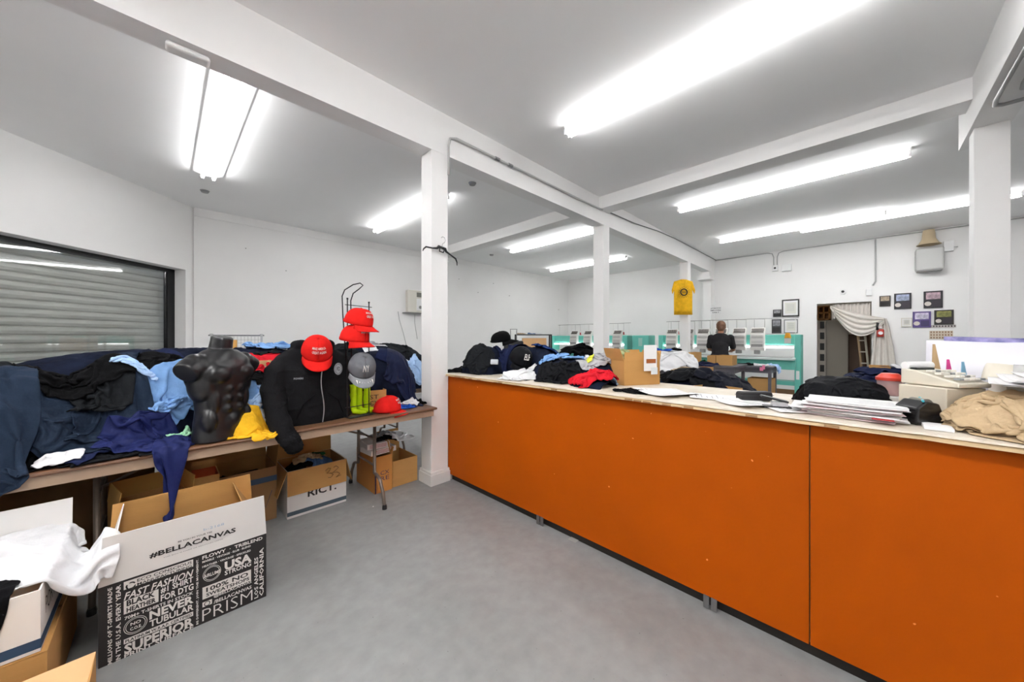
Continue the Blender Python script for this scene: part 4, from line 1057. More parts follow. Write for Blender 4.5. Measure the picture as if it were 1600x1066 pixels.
C('jacket', F_navy, 760, 2.40, 20, (.55, .5), 'navy jacket behind the black jackets on the counter end', 'jacket', squash=.5, n=44, amp=.09)
C('jacket', F_black, 714, 2.07, 75, (.40, .42), 'black jacket drooping over the counter end next to the column', 'jacket', squash=.55, n=40, amp=.07)
C('jacket', F_char, 748, 2.10, -20, (.46, .44), 'charcoal jacket with folded sleeve on the counter edge, second from the column', 'jacket', squash=.52, n=48, amp=.09)
C('shirt', fabric('dark_blue_knit', '20386b'), 855, 2.52, 30, (.4, .4), 'dark blue shirt behind the light blue ones on the counter', 'shirt', squash=.5, n=34)
C('shirt', F_lblue, 898, 2.46, 40, (.50, .40), 'light blue shirt on the counter heap, the higher one by the middle column', 'shirt', squash=.5, n=44, amp=.08)
C('shirt', F_lblue, 862, 2.32, 10, (.40, .34), 'light blue shirt on the counter between black cap and black jacket', 'shirt', squash=.52, n=40, amp=.07)
C('shirt', F_white, 926, 2.50, 15, (.36, .3), 'white shirt behind the teal one on the counter', 'shirt', squash=.5, n=32, amp=.08)
C('shirt', F_white, 812, 2.10, 15, (.56, .40), 'white shirt lying at the counter edge below the black lettered cap', 'shirt', squash=.52, n=46, amp=.07)
C('jacket', F_nylon, 873, 2.14, -70, (.62, .42), 'black padded jacket lying on the counter edge left of the red shirt', 'jacket', squash=.55, n=54, amp=.09)
C('shirt', F_teal, 948, 2.46, 30, (.40, .34), 'teal shirt on the counter left of the cardboard box', 'shirt', squash=.45, n=36, amp=.10)
C('shirt', F_grey, 935, 2.34, -30, (.44, .34), 'light grey shirt folded on the counter above the red one', 'shirt', squash=.5, n=40, amp=.10)
C('shirt', fabric('pale_yellow', 'd3d84a'), 920, 2.30, 20, (.12, .09), 'small yellow-green cloth on the grey shirt on the counter', 'shirt', squash=.6, n=20)
C('shirt', F_pblue, 945, 2.22, 10, (.36, .26), 'pale blue shirt between grey and red shirts on the counter', 'shirt', squash=.5, n=34, amp=.06)
C('shirt', F_red, 932, 2.14, -40, (.56, .42), 'red shirt bunched at the counter edge left of the cardboard box', 'shirt', squash=.44, n=50, amp=.14)
C('cloth', F_black, 986, 2.06, -70, (.26, .2), 'thin black cloth lying flat on the counter in front of the cardboard box', 'cloth', squash=.75, n=34, amp=.05)
M_paper = mat('paper_white', 'e9e8e8', .8, var=.015, vscale=6); M_print = mat('grey_print', '8d9096', .8)
# two caps on the counter heap
c = make_cap('black cap with white letters lying on the navy jackets on the counter', F_nylon, text=[('ELF', .06, .045, .07, 0)])
c.location = (2.20, 2.10, 1.17); c.rotation_euler = (R(-8), R(30), R(-114))
c = make_cap('black cap perched on top of the black jackets by the column', F_black, crush=.1, brim_l=.085)
c.location = (2.44, 2.60, 1.335); c.rotation_euler = (R(10), R(-6), R(-62)); c.scale = (.95, .95, .8)
lb = tag(MB().rbox((-.035, -.012, 0), (.035, .012, .045), .006, 2).build('woven_label', M_patch, None, smooth='auto'), 'small pale grey printed label piece between the counter jackets', 'label')
lb.location = (2.10, 2.325, 1.13); lb.rotation_euler = (R(-20), 0, R(-55))
# cardboard box with raised flap
cb = open_box('cardboard_box', 'open cardboard box with papers on the counter, beside the red shirt', (2.47, 1.20, 1.032), -28, .30, .22, .175, M_card, (-6, 15, 3, 20), fl=[.06, .07, .07, .09], flapmat=M_card)
cb.children
MB().box((.0, -.128, .10), (.11, -.1265, .285)).build('shipping_label', M_paper, cb)
MB().box((.02, -.1285, .155), (.10, -.1278, .185)).build('brown_print', mat('brown_ink', '95501e', .7), cb)
MB().box((.06, -.1285, .075), (.115, -.1262, .125)).build('small_label', mat('pale_label', 'd5dcdf', .7), cb)
FB = Field(2.1, 2.8, .9, 1.5, 1.10); FB.mound(2.43, 1.25, .07, .07, 1.10, .18)
garment(FB, 'shirt', mat('olive_print', 'a3a57e', .85, var=.3, vscale=30, col2='5f7d4a'), (2.43, 1.25), 20, (.26, .26), 'olive and green printed cloth poking out of the counter cardboard box', 'cloth', squash=.4, n=30, amp=.1, ztop=1.32, steps=70)
# papers: each a sheet
def sheet(loc, rz, w_, h_, label, material=None, t=.0012, curl=.012, printed=True, group=None):
    s_ = thing('paper_sheet', label, 'paper', loc, R(rz), group)
    m = MB(); sd = len(bpy.data.objects)
    m.grid(lambda u, v: Vector(((u-.5)*w_, (v-.5)*h_, curl*abs(u-.5)**2*4*(.5+.5*math.sin(sd))+curl*.5*v*v)), 8, 8)
    m.build('page', material or M_paper, s_, solid=t, fix=False, smooth=True)
    if printed:
        l = MB(); r_ = random.Random(sd)
        for k in range(7):
            y = .36*h_-k*.1*h_; x1 = r_.uniform(-.1, .4)*w_
            c_ = lambda u: curl*abs(u/w_)**2*4*(.5+.5*math.sin(sd))+curl*.5*((y/h_)+.5)**2+t+.0006
            l.quad((-.4*w_, y, c_(-.4*w_)), (x1, y, c_(x1)), (x1, y+.004, c_(x1)), (-.4*w_, y+.004, c_(-.4*w_)))
        l.build('printed_lines', M_print, s_)
    return s_
sheet((2.22, .90, 1.034), 40, .21, .28, 'printed sheet on the counter in front of the cardboard box, the larger one')
sheet((2.12, .80, 1.036), 70, .21, .28, 'printed sheet on the counter overlapping the one by the cardboard box')
sheet((2.20, .58, 1.034), 20, .2, .26, 'faint sheet lying flat on the bare middle of the counter')
sheet((2.10, .40, 1.034), 60, .2, .26, 'sheet lying flat on the counter in front of the black oblong case')
sheet((2.12, .20, 1.036), 35, .21, .28, 'white sheet on the counter just right of the black hole punch', curl=.004)
# oblong case
oc = thing('glasses_case', 'black oblong case lying on the counter left of the hole punch', 'case', (2.24, .405, 1.032), R(-44))
MB().rbox((-.085, -.03, 0), (.085, .03, .05), .014, 4).build('case_body', M_nyl if False else mat('black_leather', '1b1b1d', .55, bump=.1, bscale=150), oc, smooth='auto')
MB().box((-.0855, -.031, .030), (.0855, .031, .0315)).build('lid_seam', mat('seam_grey', '3b3b3d', .6), oc)
# hole punch
hp = thing('hole_punch', 'black and silver hole punch on the counter left of the papers', 'punch', (2.075, .285, 1.033), R(-70))
MB().rbox((-.055, -.022, 0), (.055, .022, .012), .004, 2).build('base', M_black, hp)
MB().box((-.02, -.02, .012), (.04, .02, .032)).build('mechanism', mat('bright_steel', 'c9c9cc', .25, .9), hp)
MB().loft([[Vector((-.065, y, .052)), Vector((-.06, y, .060)), Vector((.045, y, .036)), Vector((.04, y, .028))] for y in (-.022, .022)]).build('lever', M_black, hp, bevel=.002)
# paper stack at the counter edge
r_ = random.Random(9)
for k in range(15):
    o = sheet((2.11+r_.uniform(-.02, .02), .05+r_.uniform(-.035, .035), 1.035+k*.0042), r_.uniform(-12, 12)+90, .30, .22, 'loose white form in the paper pile at the counter edge below the black cloth', curl=.002, t=.0015, printed=(k == 14), group='forms in the paper pile', material=(M_paper if k % 4 else mat('pinkish_paper', 'd9c6c9', .8)))
ph = MB()
tag(MB().box((-.022, -.03, 0), (.022, .03, .002)).build('red_tag', mat('red_card', 'a8262a', .6), None), 'red card tab sticking out of the paper pile', 'tag').location = (1.972, -.06, 1.052)
# black fabric bundle
FC.mound(2.42, .07, .15, .17, 1.031, .125, 0, 2.2)
C('cloth_bundle', F_black, 1310, 2.42, 40, (.44, .46), 'black soft cloth bundle with a small white mark on the counter above the papers', 'cloth', squash=.66, n=50, amp=.05)
C('cloth_bundle', F_nylon, 1318, 2.38, 0, (.36, .36), 'black nylon cloth folded on top of the black bundle on the counter', 'cloth', squash=.7, n=44, amp=.05)
wm = tag(MB().prism([(-.02, 0), (-.015, .008), (.03, .003), (.022, -.004)], 0, .0015).build('white_tag', M_paper, None), 'small white tag on the black bundle on the counter', 'tag')
wm.location = (2.215, .055, 1.075); wm.rotation_euler = (R(60), 0, R(-45))
# red lidded tub on a small white carton
MBx = MB().box((-.07, -.06, 0), (.07, .06, .058)); cw = tag(MBx.build('white_carton', M_paper, None, bevel=.002), 'small white carton under the red lidded tub on the counter', 'box'); cw.location = (2.50, -.10, 1.032); cw.rotation_euler = (0, 0, R(30))
tub = thing('plastic_tub', 'clear tub with a red lid standing on a white carton on the counter', 'tub', (2.50, -.10, 1.091), R(45))
pl = mat('clear_plastic', 'd9b7b5', .15, alpha=.55)
MB().lathe([(.040, 0), (.046, .07), (.046, .074)], n=28).build('tub_body', pl, tub, smooth='auto')
MB().lathe([(.050, .072), (.050, .086), (.044, .090), (.030, .105), (.0, .108)], n=28).build('lid', mat('red_plastic', 'c43a28', .35), tub, smooth='auto')
MB().lathe([(.034, .004), (.040, .045), (.0, .047)], n=20).build('contents', mat('pink_contents', 'b5807e', .6), tub, smooth='auto')
# beige carton with the telephone on it
bc = tag(MB().box((-.11, -.10, 0), (.11, .10, .135)).build('beige_carton', mat('beige_card', 'd0c6b4', .8), None, bevel=.003), 'beige carton supporting the cream telephone on the counter', 'box')
bc.scale = (.8, .8, 1); bc.location = (2.30, -.235, 1.032); bc.rotation_euler = (0, 0, R(-40))
ph = thing('desk_calculator', 'cream desk printing calculator on the beige carton', 'calculator', (2.32, -.25, 1.170), R(-38))
ph.scale = (.78, .78, .85)
pb = MB(); pb.loft([[Vector((x, -.115, 0)), Vector((x, .125, 0)), Vector((x, .125, .075)), Vector((x, .06, .07)), Vector((x, -.115, .022))] for x in (-.10, .10)])
pb.build('body', M_cream, ph, bevel=.006)
for i in range(5):
    for j in range(4):
        x = -.07+i*.033; y = -.095+j*.036
        MB().box((-.012, -.013, 0), (.012, .013, .01)).build('key', mat('key_grey', '8c8f90', .5) if (i+j) % 4 == 0 else mat('key_white', 'e6e2d8', .5), ph, bevel=.0015).location = (x, y, .030+(y+.115)*.275)
MB().box((-.075, .068, .066), (.04, .1, .082)).build('display', mat('dark_display', '2c3231', .2), ph)
MB().tube([(-.085, .115, .09), (.085, .115, .09)], .02, 14).build('paper_roll', M_paper, ph, smooth='auto')
# paper cone, pink and blue leaflets
for lab, colr, dx, dy, wv, hv, nm in (('tan paper flag sticking up behind the calculator', 'b79a72', 0, 0, .05, .17, 'paper_flag'), ('pink leaflet standing behind the calculator', 'c2387f', .03, -.04, .035, .10, 'leaflet'), ('pale blue leaflet beside the pink one behind the calculator', '7fb2cf', .06, -.085, .03, .09, 'leaflet')):
    m = MB(); m.loft([[Vector((-wv/2, 0, 0)), Vector((wv/2, 0, 0)), Vector((wv/2, .003, 0)), Vector((-wv/2, .003, 0))], [Vector((-.003, 0, hv)), Vector((.006, 0, hv)), Vector((.006, .003, hv)), Vector((-.003, .003, hv))]])
    o = tag(m.build(nm, mat(nm+colr, colr, .7), None), lab, 'paper'); o.location = (2.52+dx, -.25+dy, 1.17); o.rotation_euler = (R(-5), 0, R(-48))
# tape dispenser
td = thing('tape_dispenser', 'black desk tape dispenser on the counter left of the khaki trousers', 'tape dispenser', (2.12, -.165, 1.032), R(-45))
td.scale = (1, 1.2, 1.1)
MB().loft([[Vector((x, y, z)) for x, z in ((-.06, 0), (.07, 0), (.075, .03), (.045, .04), (.03, .075), (-.02, .085), (-.055, .06))] for y in (-.035, .035)]).build('body', mat('gloss_black', '141416', .25), td, bevel=.006)
MB().cyl((0, -.02, .06), (0, .02, .06), .03, 20).build('tape_roll', mat('clear_tape', '6d6a62', .3), td, smooth='auto')
tag(MB().tube([(0,0,0), (.12,0,.0)], .004, 8).build('pen', mat('teal_pen', '2aa3b5', .4), None, smooth='auto'), 'teal pen lying across the tape dispenser', 'pen').location = (2.07, -.17, 1.125)
wc = tag(MB().box((-.13, -.27, 0), (.13, .27, .150)).build('paper_carton', mat('pale_carton', 'd9d5cd', .8), None, bevel=.003), 'pale carton under the white pages at the right end of the counter', 'box'); wc.location = (2.40, -.66, 1.032)
# big pale sheets behind
def roll_sheet(name, label, p0, p1, h, depth, material, cat, lip=.0, t=.004):
    p0, p1 = Vector(p0), Vector(p1); e = (p1-p0); n = Vector((-e.y, e.x, 0)).normalized()
    m = MB()
    def f(u, v):
        p = p0+e*u; a = v*PI*.75
        return p+n*depth*(v)+Vector((0, 0, h*math.sin(min(a, PI/2))*(1-.25*max(0, v-.6))+.01*math.sin(u*9+v*3)))
    m.grid(f, 16, 14)
    return tag(m.build(name, material, None, smooth=True, solid=t, fix=False), label, cat)
M_sheetw = mat('film_white', 'dddce4', .35)
M_trans = mat('clear_bag', 'd8d8d6', .25, alpha=.6)
roll_sheet('vinyl_sheet', 'large white curved sheet standing behind the calculator, highest thing on the counter end', (2.60, -.22, 1.04), (2.50, -1.15, 1.08), .31, .22, M_sheetw, 'sheet')
roll_sheet('patterned_sheet', 'purple and blue patterned sheet edge showing above the white curved sheet', (2.635, -.28, 1.04), (2.54, -1.15, 1.08), .33, .20, mat('purple_pattern', '2c3468', .8, vscale=14, col2='a79fd0'), 'sheet')
roll_sheet('plastic_bag', 'clear plastic bag crumpled over papers behind the khaki trousers', (2.36, -.42, 1.14), (2.22, -1.1, 1.17), .11, .25, M_trans, 'bag', t=.001)
roll_sheet('document_folder', 'cream folder tilted on the calculator, in front of the white curved sheet', (2.46, -.36, 1.19), (2.36, -.68, 1.24), .06, .18, M_cream, 'folder')
for k in range(6):
    sheet((2.18+.012*k, -.56-.02*k, 1.19+k*.004), -8+3*k, .34, .44, 'large white page in the sheaf above the khaki trousers', curl=.02, printed=False, group='pages above the khaki trousers')
FC.mound(2.18, -.52, .20, .26, 1.031, .11, 0, 3)
C('trousers', F_tan, 1545, 2.16, -62, (.42, .55), 'khaki trousers folded at the counter edge, left pair', 'trousers', squash=.45, squashy=.72, n=58, amp=.08, steps=130)
C('trousers', F_tan, 1575, 2.14, -30, (.44, .50), 'khaki trousers folded at the counter edge, right pair at the photo border', 'trousers', squash=.7, squashy=.42, n=58, amp=.09)
C('trousers', F_tan, 1600, 2.04, -40, (.40, .55), 'khaki trousers spilling toward the camera at the counter edge', 'trousers', squash=.5, squashy=.65, n=58, amp=.08)
tag(MB().box((-.05, -.035, 0), (.05, .035, .012)).build('note_pad', M_paper, None), 'small white note pad between tape dispenser and khaki trousers', 'paper').location = (2.03, -.20, 1.033)

# ------------------------------------------------------------------ behind the counter: tables with dark clothes
def plain_table(name, label, cx, cy, sx, sy, H, mt, ml, rz=0, shelf=None):
    t = thing(name, label, 'table', (cx, cy, 0), R(rz))
    MB().box((-sx/2, -sy/2, H-.035), (sx/2, sy/2, H)).build('tabletop', mt, t, bevel=.003)
    for a in (-1, 1):
        for b in (-1, 1): MB().box((a*(sx/2-.05)-.022, b*(sy/2-.05)-.022, 0), (a*(sx/2-.05)+.022, b*(sy/2-.05)+.022, H-.036)).build('leg', ml, t)
    MB().box((-sx/2+.04, -sy/2+.03, H-.11), (sx/2-.04, -sy/2+.05, H-.036)).box((-sx/2+.03, -sy/2+.05, H-.11), (-sx/2+.05, sy/2-.05, H-.036)).build('apron', ml, t)
    if shelf: MB().box((-sx/2+.03, -sy/2+.03, shelf), (sx/2-.03, sy/2-.03, shelf+.02)).build('shelf', ml, t)
    return t
M_gtab = mat('grey_table', '4c4a52', .55); M_gleg = mat('grey_leg', '66656c', .4, .4)
plain_table('work_table', 'table right behind the counter, buried under black clothes', 3.30, 1.35, .75, 2.0, .78, M_gtab, M_gleg)
FC.rect(2.93, 3.67, .36, 2.34, .78); FC.mound(3.22, .98, .30, .48, .78, .29, 0, 2.4); FC.mound(3.3, 1.75, .30, .35, .78, .30, 0, 2.4)
core(FC, 'clothes_heap', 2.95, 3.66, .4, 2.32, M_heap, 'packed inner layers of the dark heap behind the counter', 'clothes', .782)
C('jacket', F_black, 1060, 3.2, 40, (.6, .5), 'black jacket heaped behind the counter right of the cardboard box', 'jacket', squash=.5, n=44, edges=())
C('jacket', F_nylon, 1115, 3.15, 70, (.85, .5), 'long black padded jacket lying behind the counter beyond the bare top', 'jacket', squash=.65, n=54, edges=())
C('jacket', fabric('ink_nylon', '12141f', rough=.6), 1150, 3.15, 70, (.7, .45), 'ink blue padded jacket overlapping the long black one behind the counter', 'jacket', squash=.65, n=50, edges=())
C('shirt', F_tan, 1068, 3.35, 0, (.3, .3), 'khaki cloth between black garments behind the counter', 'shirt', squash=.5, n=26, edges=())
b_ = open_box('cardboard_box', 'tan open carton behind the counter under the padded jackets', (2.90, .78, .66), -20, .3, .25, .34, M_cardl, (None,)*4)
# ------------------------------------------------------------------ embroidery machines
M_teal = mat('teal_enamel', '66bfb0', .4, var=.04, vscale=4); M_head = mat('machine_head_white', 'd8d6d2', .45); M_hgrey = mat('machine_grey', '8f8d8c', .4)
M_glow = mat('work_lamp', 'ffffff', .4, emit=4.0)
def machine(label, X, ya, yb, heads, spool_cols, z=0.0):
    t = thing('embroidery_machine', label, 'embroidery machine', (X, (ya+yb)/2, 0), 0)
    L = (yb-ya)/2; cy = (ya+yb)/2
    MB().rbox((-.10, -L+.08, 1.22), (.12, L-.08, 1.43), .012, 2).build('beam', M_teal, t)
    MB().box((-.42, -L+.06, .93), (.10, L-.06, .975)).build('table_bed', mat('bed_white', 'd6e0de', .35), t, bevel=.004)
    MB().box((-.30, -L+.06, .74), (.10, L-.06, .93)).build('lower_beam', M_teal, t, bevel=.006)
    MB().box((-.36, -L+.1, .976), (-.06, L-.1, .985)).build('pantograph_frame', M_hgrey, t)
    for s in (-1, 1):
        e = MB().rbox((-.20, s*(L-.03)-.05, 0), (.16, s*(L-.03)+.05, 1.43), .012, 2).build('end_post', M_teal, t)
        MB().box((-.202, s*(L-.03)-.025, .55), (-.200, s*(L-.03)+.025, .72)).build('notice', M_paper, e)
        MB().box((-.42, s*(L-.03)-.04, .03), (.30, s*(L-.03)+.04, .10)).build('foot', M_teal, t)
    MB().box((-.17, -L+.05, .42), (.14, L-.05, .50)).build('stretcher', M_teal, t)
    MB().tube([(-.12, -L+.1, 1.175), (-.12, L-.1, 1.175)], .018, 8).build('work_lamp', M_glow, t)
    n = 5
    rail = MB().tube([(.14, -L+.05, 1.775), (.14, L-.05, 1.775)], .007, 6).build('thread_rail', M_hgrey, t)
    for k in range(n+1):
        y = -L+.1+k*(2*L-.2)/n
        MB().tube([(.14, y, 1.43), (.14, y, 1.775)], .005, 6).build('rail_post', M_head, rail)
    rr = random.Random(int(cy*100))
    sp = MB().box((.0, -L+.1, 1.44), (.28, L-.1, 1.452)).build('spool_tray', M_head, t)
    for hy in heads:
        y = hy-cy
        h = MB()
        h.loft([[Vector((x, y+q*.125, zz)) for x, zz in ((-.10, 1.10), (-.19, 1.10), (-.21, 1.16), (-.20, 1.32), (-.17, 1.46), (-.10, 1.57), (-.06, 1.58), (-.06, 1.12))] for q in (-1, 1)])
        ho = h.build('sewing_head', M_head, t, bevel=.004)
        tn = MB()
        for j in range(9):
            yy = y-.098+j*.0235
            tn.box((-.172, yy-.004, 1.475), (-.150, yy+.010, 1.50)); tn.box((-.150, yy-.010, 1.505), (-.128, yy+.004, 1.53)); tn.box((-.128, yy-.004, 1.535), (-.105, yy+.010, 1.56))
        tn.build('tension_knobs', mat('dark_knobs', '5b544f', .5), ho)
        tn = MB()
        for zz in (1.40, 1.37, 1.29, 1.26): tn.box((-.206, y-.098, zz), (-.19, y+.098, zz+.010))
        tn.box((-.216, y-.10, 1.18), (-.205, y+.10, 1.235)); tn.build('needle_bars', M_hgrey, ho)
        MB().rbox((-.24, y-.05, 1.03), (-.12, y+.05, 1.11), .01, 2).build('needle_case', M_hgrey, ho)
        MB().tube([(.05, y-.09, 1.56), (.05, y-.09, 1.76), (.05, y+.09, 1.76), (.05, y+.09, 1.56)], .004, 6).build('thread_guide', M_hgrey, ho)
        for j in range(4):
            c_ = spool_cols[rr.randrange(len(spool_cols))]
            MB().lathe([(.022, 0), (.022, .004), (.018, .006), (.012, .07), (.006, .075)], c=(.08+.06*(j % 2), y-.075+.05*j, 1.453), n=10).build('thread_cone', mat('thread_'+c_, c_, .7), t, smooth='auto')
    return t
SPC = ['e6e6e6', 'b02a35', '2b2b2b', 'd9d9d9', '6a2133', 'e8e2d0']
Xm = 8.95
machine('long teal embroidery machine with six heads in front of the back wall', Xm, .84, 3.56, [1.53, 1.86, 2.21, 2.57, 2.90, 3.27], SPC)
machine('long teal embroidery machine farther left, seen on both sides of the middle column', Xm, 4.42, 7.0, [4.72, 5.2, 5.66, 6.14], SPC)
cbn = thing('control_cabinet', 'small teal control cabinet between the two embroidery machines', 'cabinet', (8.9, 4.02, 0), 0)
MB().rbox((-.2, -.22, .55), (.2, .22, 1.43), .02, 2).build('cabinet_body', M_teal, cbn); MB().box((-.205, -.05, 1.15), (-.2, .05, 1.36)).build('door_panel', mat('pale_teal', '9fcabf', .4), cbn)
for a in (-1, 1): MB().box((-.18, a*.18-.02, 0), (.18, a*.18+.02, .56)).build('leg', M_teal, cbn)
# orange thread cone on the end of the right machine
tag(MB().lathe([(.055, 0), (.055, .01), (.035, .10), (.0, .105)], n=14).build('thread_cone', mat('amber_thread', 'd99a1f', .7), None, smooth='auto'), 'amber yellow thread cone hanging at the right end of the big machine', 'thread').location = (8.72, 1.02, 1.36)
tag(MB().box((-.005,-.05,0),(.005,.05,.10)).build('switch_box', M_head, None), 'pale switch box on the right end of the big machine', 'switch').location = (8.70, 1.02, 1.255)

# ------------------------------------------------------------------ operator at the machine
M_skin = mat('skin', '9a6a4f', .55); M_shirtb = fabric('black_shirt_knit', '2b2a2c'); M_hair = mat('brown_hair', '6b4a34', .6, var=.2, vscale=40); M_jean = fabric('dark_trousers', '23262f')
ppl = thing('person', 'person in a dark shirt bending over the big embroidery machine, back to the counter', 'person', (8.22, 2.08, 0), R(8))
pb = MB()   # local +x faces the machine
for s in (-1, 1):
    capsule(pb, (.02, s*.10, .90), (.0, s*.11, .50), .088, .062); capsule(pb, (.0, s*.11, .50), (-.02, s*.12, .09), .060, .040)
    capsule(pb, (-.05, s*.12, .045), (.14, s*.13, .035), .042, .034)
    capsule(pb, (.13, s*.185, 1.36), (.20, s*.22, 1.12), .048, .040); capsule(pb, (.20, s*.22, 1.12), (.40, s*.15, 1.08), .038, .028)
ellip(pb, (0, 0, .95), (.115, .165, .13)); capsule(pb, (0, 0, .98), (.05, 0, 1.18), .125, .135)
ellip(pb, (.08, 0, 1.28), (.115, .175, .17)); capsule(pb, (.09, 0, 1.40), (.17, 0, 1.52), .06, .052)
ellip(pb, (.21, 0, 1.60), (.100, .077, .115)); ellip(pb, (.27, 0, 1.555), (.05, .05, .05))
ellip(pb, (.312, 0, 1.585), (.018, .014, .022))
for s in (-1, 1): ellip(pb, (.205, s*.080, 1.59), (.020, .012, .030))
for s in (-1, 1):   # hands with fingers on the machine bed
    ellip(pb, (.43, s*.145, 1.072), (.045, .038, .018))
    for k, ln in enumerate((.062, .072, .068, .052)):
        yy = s*.145+(k-1.5)*.020*s
        capsule(pb, (.455, yy, 1.074), (.455+ln*.55, yy*1.01, 1.066), .009, .008, 8); capsule(pb, (.455+ln*.55, yy*1.01, 1.066), (.455+ln, yy*1.02, 1.048), .008, .007, 8)
    capsule(pb, (.425, s*.110, 1.072), (.46, s*.085, 1.062), .011, .009, 8)
blend(pb, 'body', M_skin, ppl, voxel=.008, smooth=4)
sb_ = MB()
ellip(sb_, (.08, 0, 1.29), (.135, .195, .185)); capsule(sb_, (0, 0, .96), (.05, 0, 1.18), .150, .158); ellip(sb_, (0, 0, .97), (.14, .185, .12))
for s in (-1, 1): capsule(sb_, (.12, s*.175, 1.37), (.185, s*.215, 1.18), .068, .060)
blend(sb_, 'shirt', M_shirtb, ppl, voxel=.010, smooth=4, disp=lambda c, n: .006*mnoise.noise(c*14))
tb_ = MB(); ellip(tb_, (0, 0, .92), (.13, .18, .12))
for s in (-1, 1): capsule(tb_, (.02, s*.10, .88), (.0, s*.11, .50), .105, .082); capsule(tb_, (.0, s*.11, .50), (-.02, s*.12, .11), .080, .068)
blend(tb_, 'trousers', M_jean, ppl, voxel=.010, smooth=3)
hb_ = MB(); ellip(hb_, (.185, 0, 1.63), (.104, .090, .105)); ellip(hb_, (.13, 0, 1.58), (.055, .072, .085))
blend(hb_, 'hair', M_hair, ppl, voxel=.008, smooth=2, disp=lambda c, n: .005*mnoise.noise(c*40))
for s in (-1, 1): MB().rbox((-.09, s*.125-.045, 0), (.17, s*.125+.045, .075), .02, 3).build('shoe', M_black, ppl, smooth='auto')
for s in (-1, 1): MB().lathe([(0, -.011), (.008, -.007), (.011, 0), (.008, .007), (0, .011)], c=(.290, s*.03, 1.615), n=12).build('eye', M_paper, ppl, smooth=True)
MB().box((.315, -.022, 1.538), (.322, .022, 1.546)).build('mouth', mat('lips', '7d3f35', .5), ppl)

# ------------------------------------------------------------------ things between counter and machines
plain_table('work_table', 'grey metal work table in front of the big machine, with pink notes on its rim', 7.55, 1.62, .60, 1.15, .87, M_gtab, M_gleg)
FM = Field(3.9, 8.6, -1.5, 7.2, 0.0, .02)
FM.rect(7.25, 7.85, 1.05, 2.2, .87)
def bg(name, material, px, X, rz, size, label, cat, **kw):
    kw.setdefault('n', 26); kw.setdefault('squash', .5); kw.setdefault('amp', .08); kw.setdefault('steps', 70)
    return garment(FM, name, material, (X, at_x(px, 560, X).y), rz, size, label, cat, **kw)
bg('shirt', F_black, 1165, 7.5, 20, (.5, .4), 'black garment on the grey work table under the big machine', 'shirt')
bg('shirt', F_white, 1192, 7.5, 60, (.4, .34), 'white shirt with printed patch on the grey work table', 'shirt')
bg('shirt', F_pblue, 1210, 7.6, 40, (.5, .3), 'pale striped shirt at the right end of the grey work table', 'shirt')
for px, lb_ in ((1148, 'larger pink note stuck on the rim of the grey work table'), (1191, 'smaller pink note stuck on the rim of the grey work table')):
    p = at_x(px, 574, 7.235); s_ = 1 if px < 1160 else .7
    tag(MB().box((-.003, -.055*s_, -.05*s_), (.003, .0, .05*s_)).box((-.006, -.02*s_, -.09*s_), (0, .05*s_, .0)).build('sticky_note', mat('pink_note', 'ef86ab', .7), None), lb_, 'note').location = p
M_cb3 = mat('cardboard_mid', 'b98e55', .85, var=.05, vscale=3)
def far_box(px0, px1, pyb, pyt, X, label, dep=.3, m_=None, fl=(None, None, None, None), ground=False):
    a = at_x(px0, pyb, X); b = at_x(px1, pyb, X); top = at_x((px0+px1)/2, pyt, X).z; w_ = abs(a.y-b.y); bot = 0 if ground else at_x((px0+px1)/2, pyb, X).z
    return open_box('cardboard_box', label, (X+dep/2, (a.y+b.y)/2, bot), -90, w_, dep, top-bot, m_ or M_cb3, fl, fl=.1)
def support(px0, px1, X, dep, ztop, label, name='storage_table'):
    a = at_x(px0, 560, X); b = at_x(px1, 560, X)
    t = plain_table(name, label, X+dep/2, (a.y+b.y)/2, dep, abs(a.y-b.y), ztop, M_gtab, M_gleg)
    FM.rect(X, X+dep, min(a.y, b.y), max(a.y, b.y), ztop)
    return t
zb = at_x(1110, 571, 6.2).z
support(1072, 1150, 6.15, .75, zb, 'low table behind the white bundle carrying cardboard boxes')
far_box(1119, 1144, 571, 556, 6.35, 'cardboard box on the low table, under the machine heads')
far_box(1105, 1118, 571, 556, 6.40, 'narrow cardboard box left of the wider one on the low table')
far_box(1075, 1087, 571, 551, 6.25, 'cardboard box standing on the low table right behind the thin column', dep=.3)
bg('shirt', F_pnavy, 1098, 6.3, 30, (.6, .45), 'navy clothes hanging between the boxes on the low table', 'shirt', ztop=1.25)
bg('shirt', F_green, 1101, 6.6, 30, (.4, .35), 'green cloth on top of the navy clothes on the low table', 'shirt', ztop=1.35)
bg('shirt', F_white, 1082, 6.8, 30, (.4, .35), 'white cloth behind the thin column near the machine heads', 'shirt', ztop=1.35)
far_box(1071, 1082, 592, 575, 5.6, 'white tall carton below the cardboard boxes near the thin column', m_=M_cwhite, ground=True)
far_box(1087, 1105, 592, 575, 5.6, 'cardboard box low beside the white carton near the thin column', ground=True)
far_box(1168, 1206, 612, 592, 7.3, 'wide flat cardboard box under the grey work table', dep=.35, ground=True)
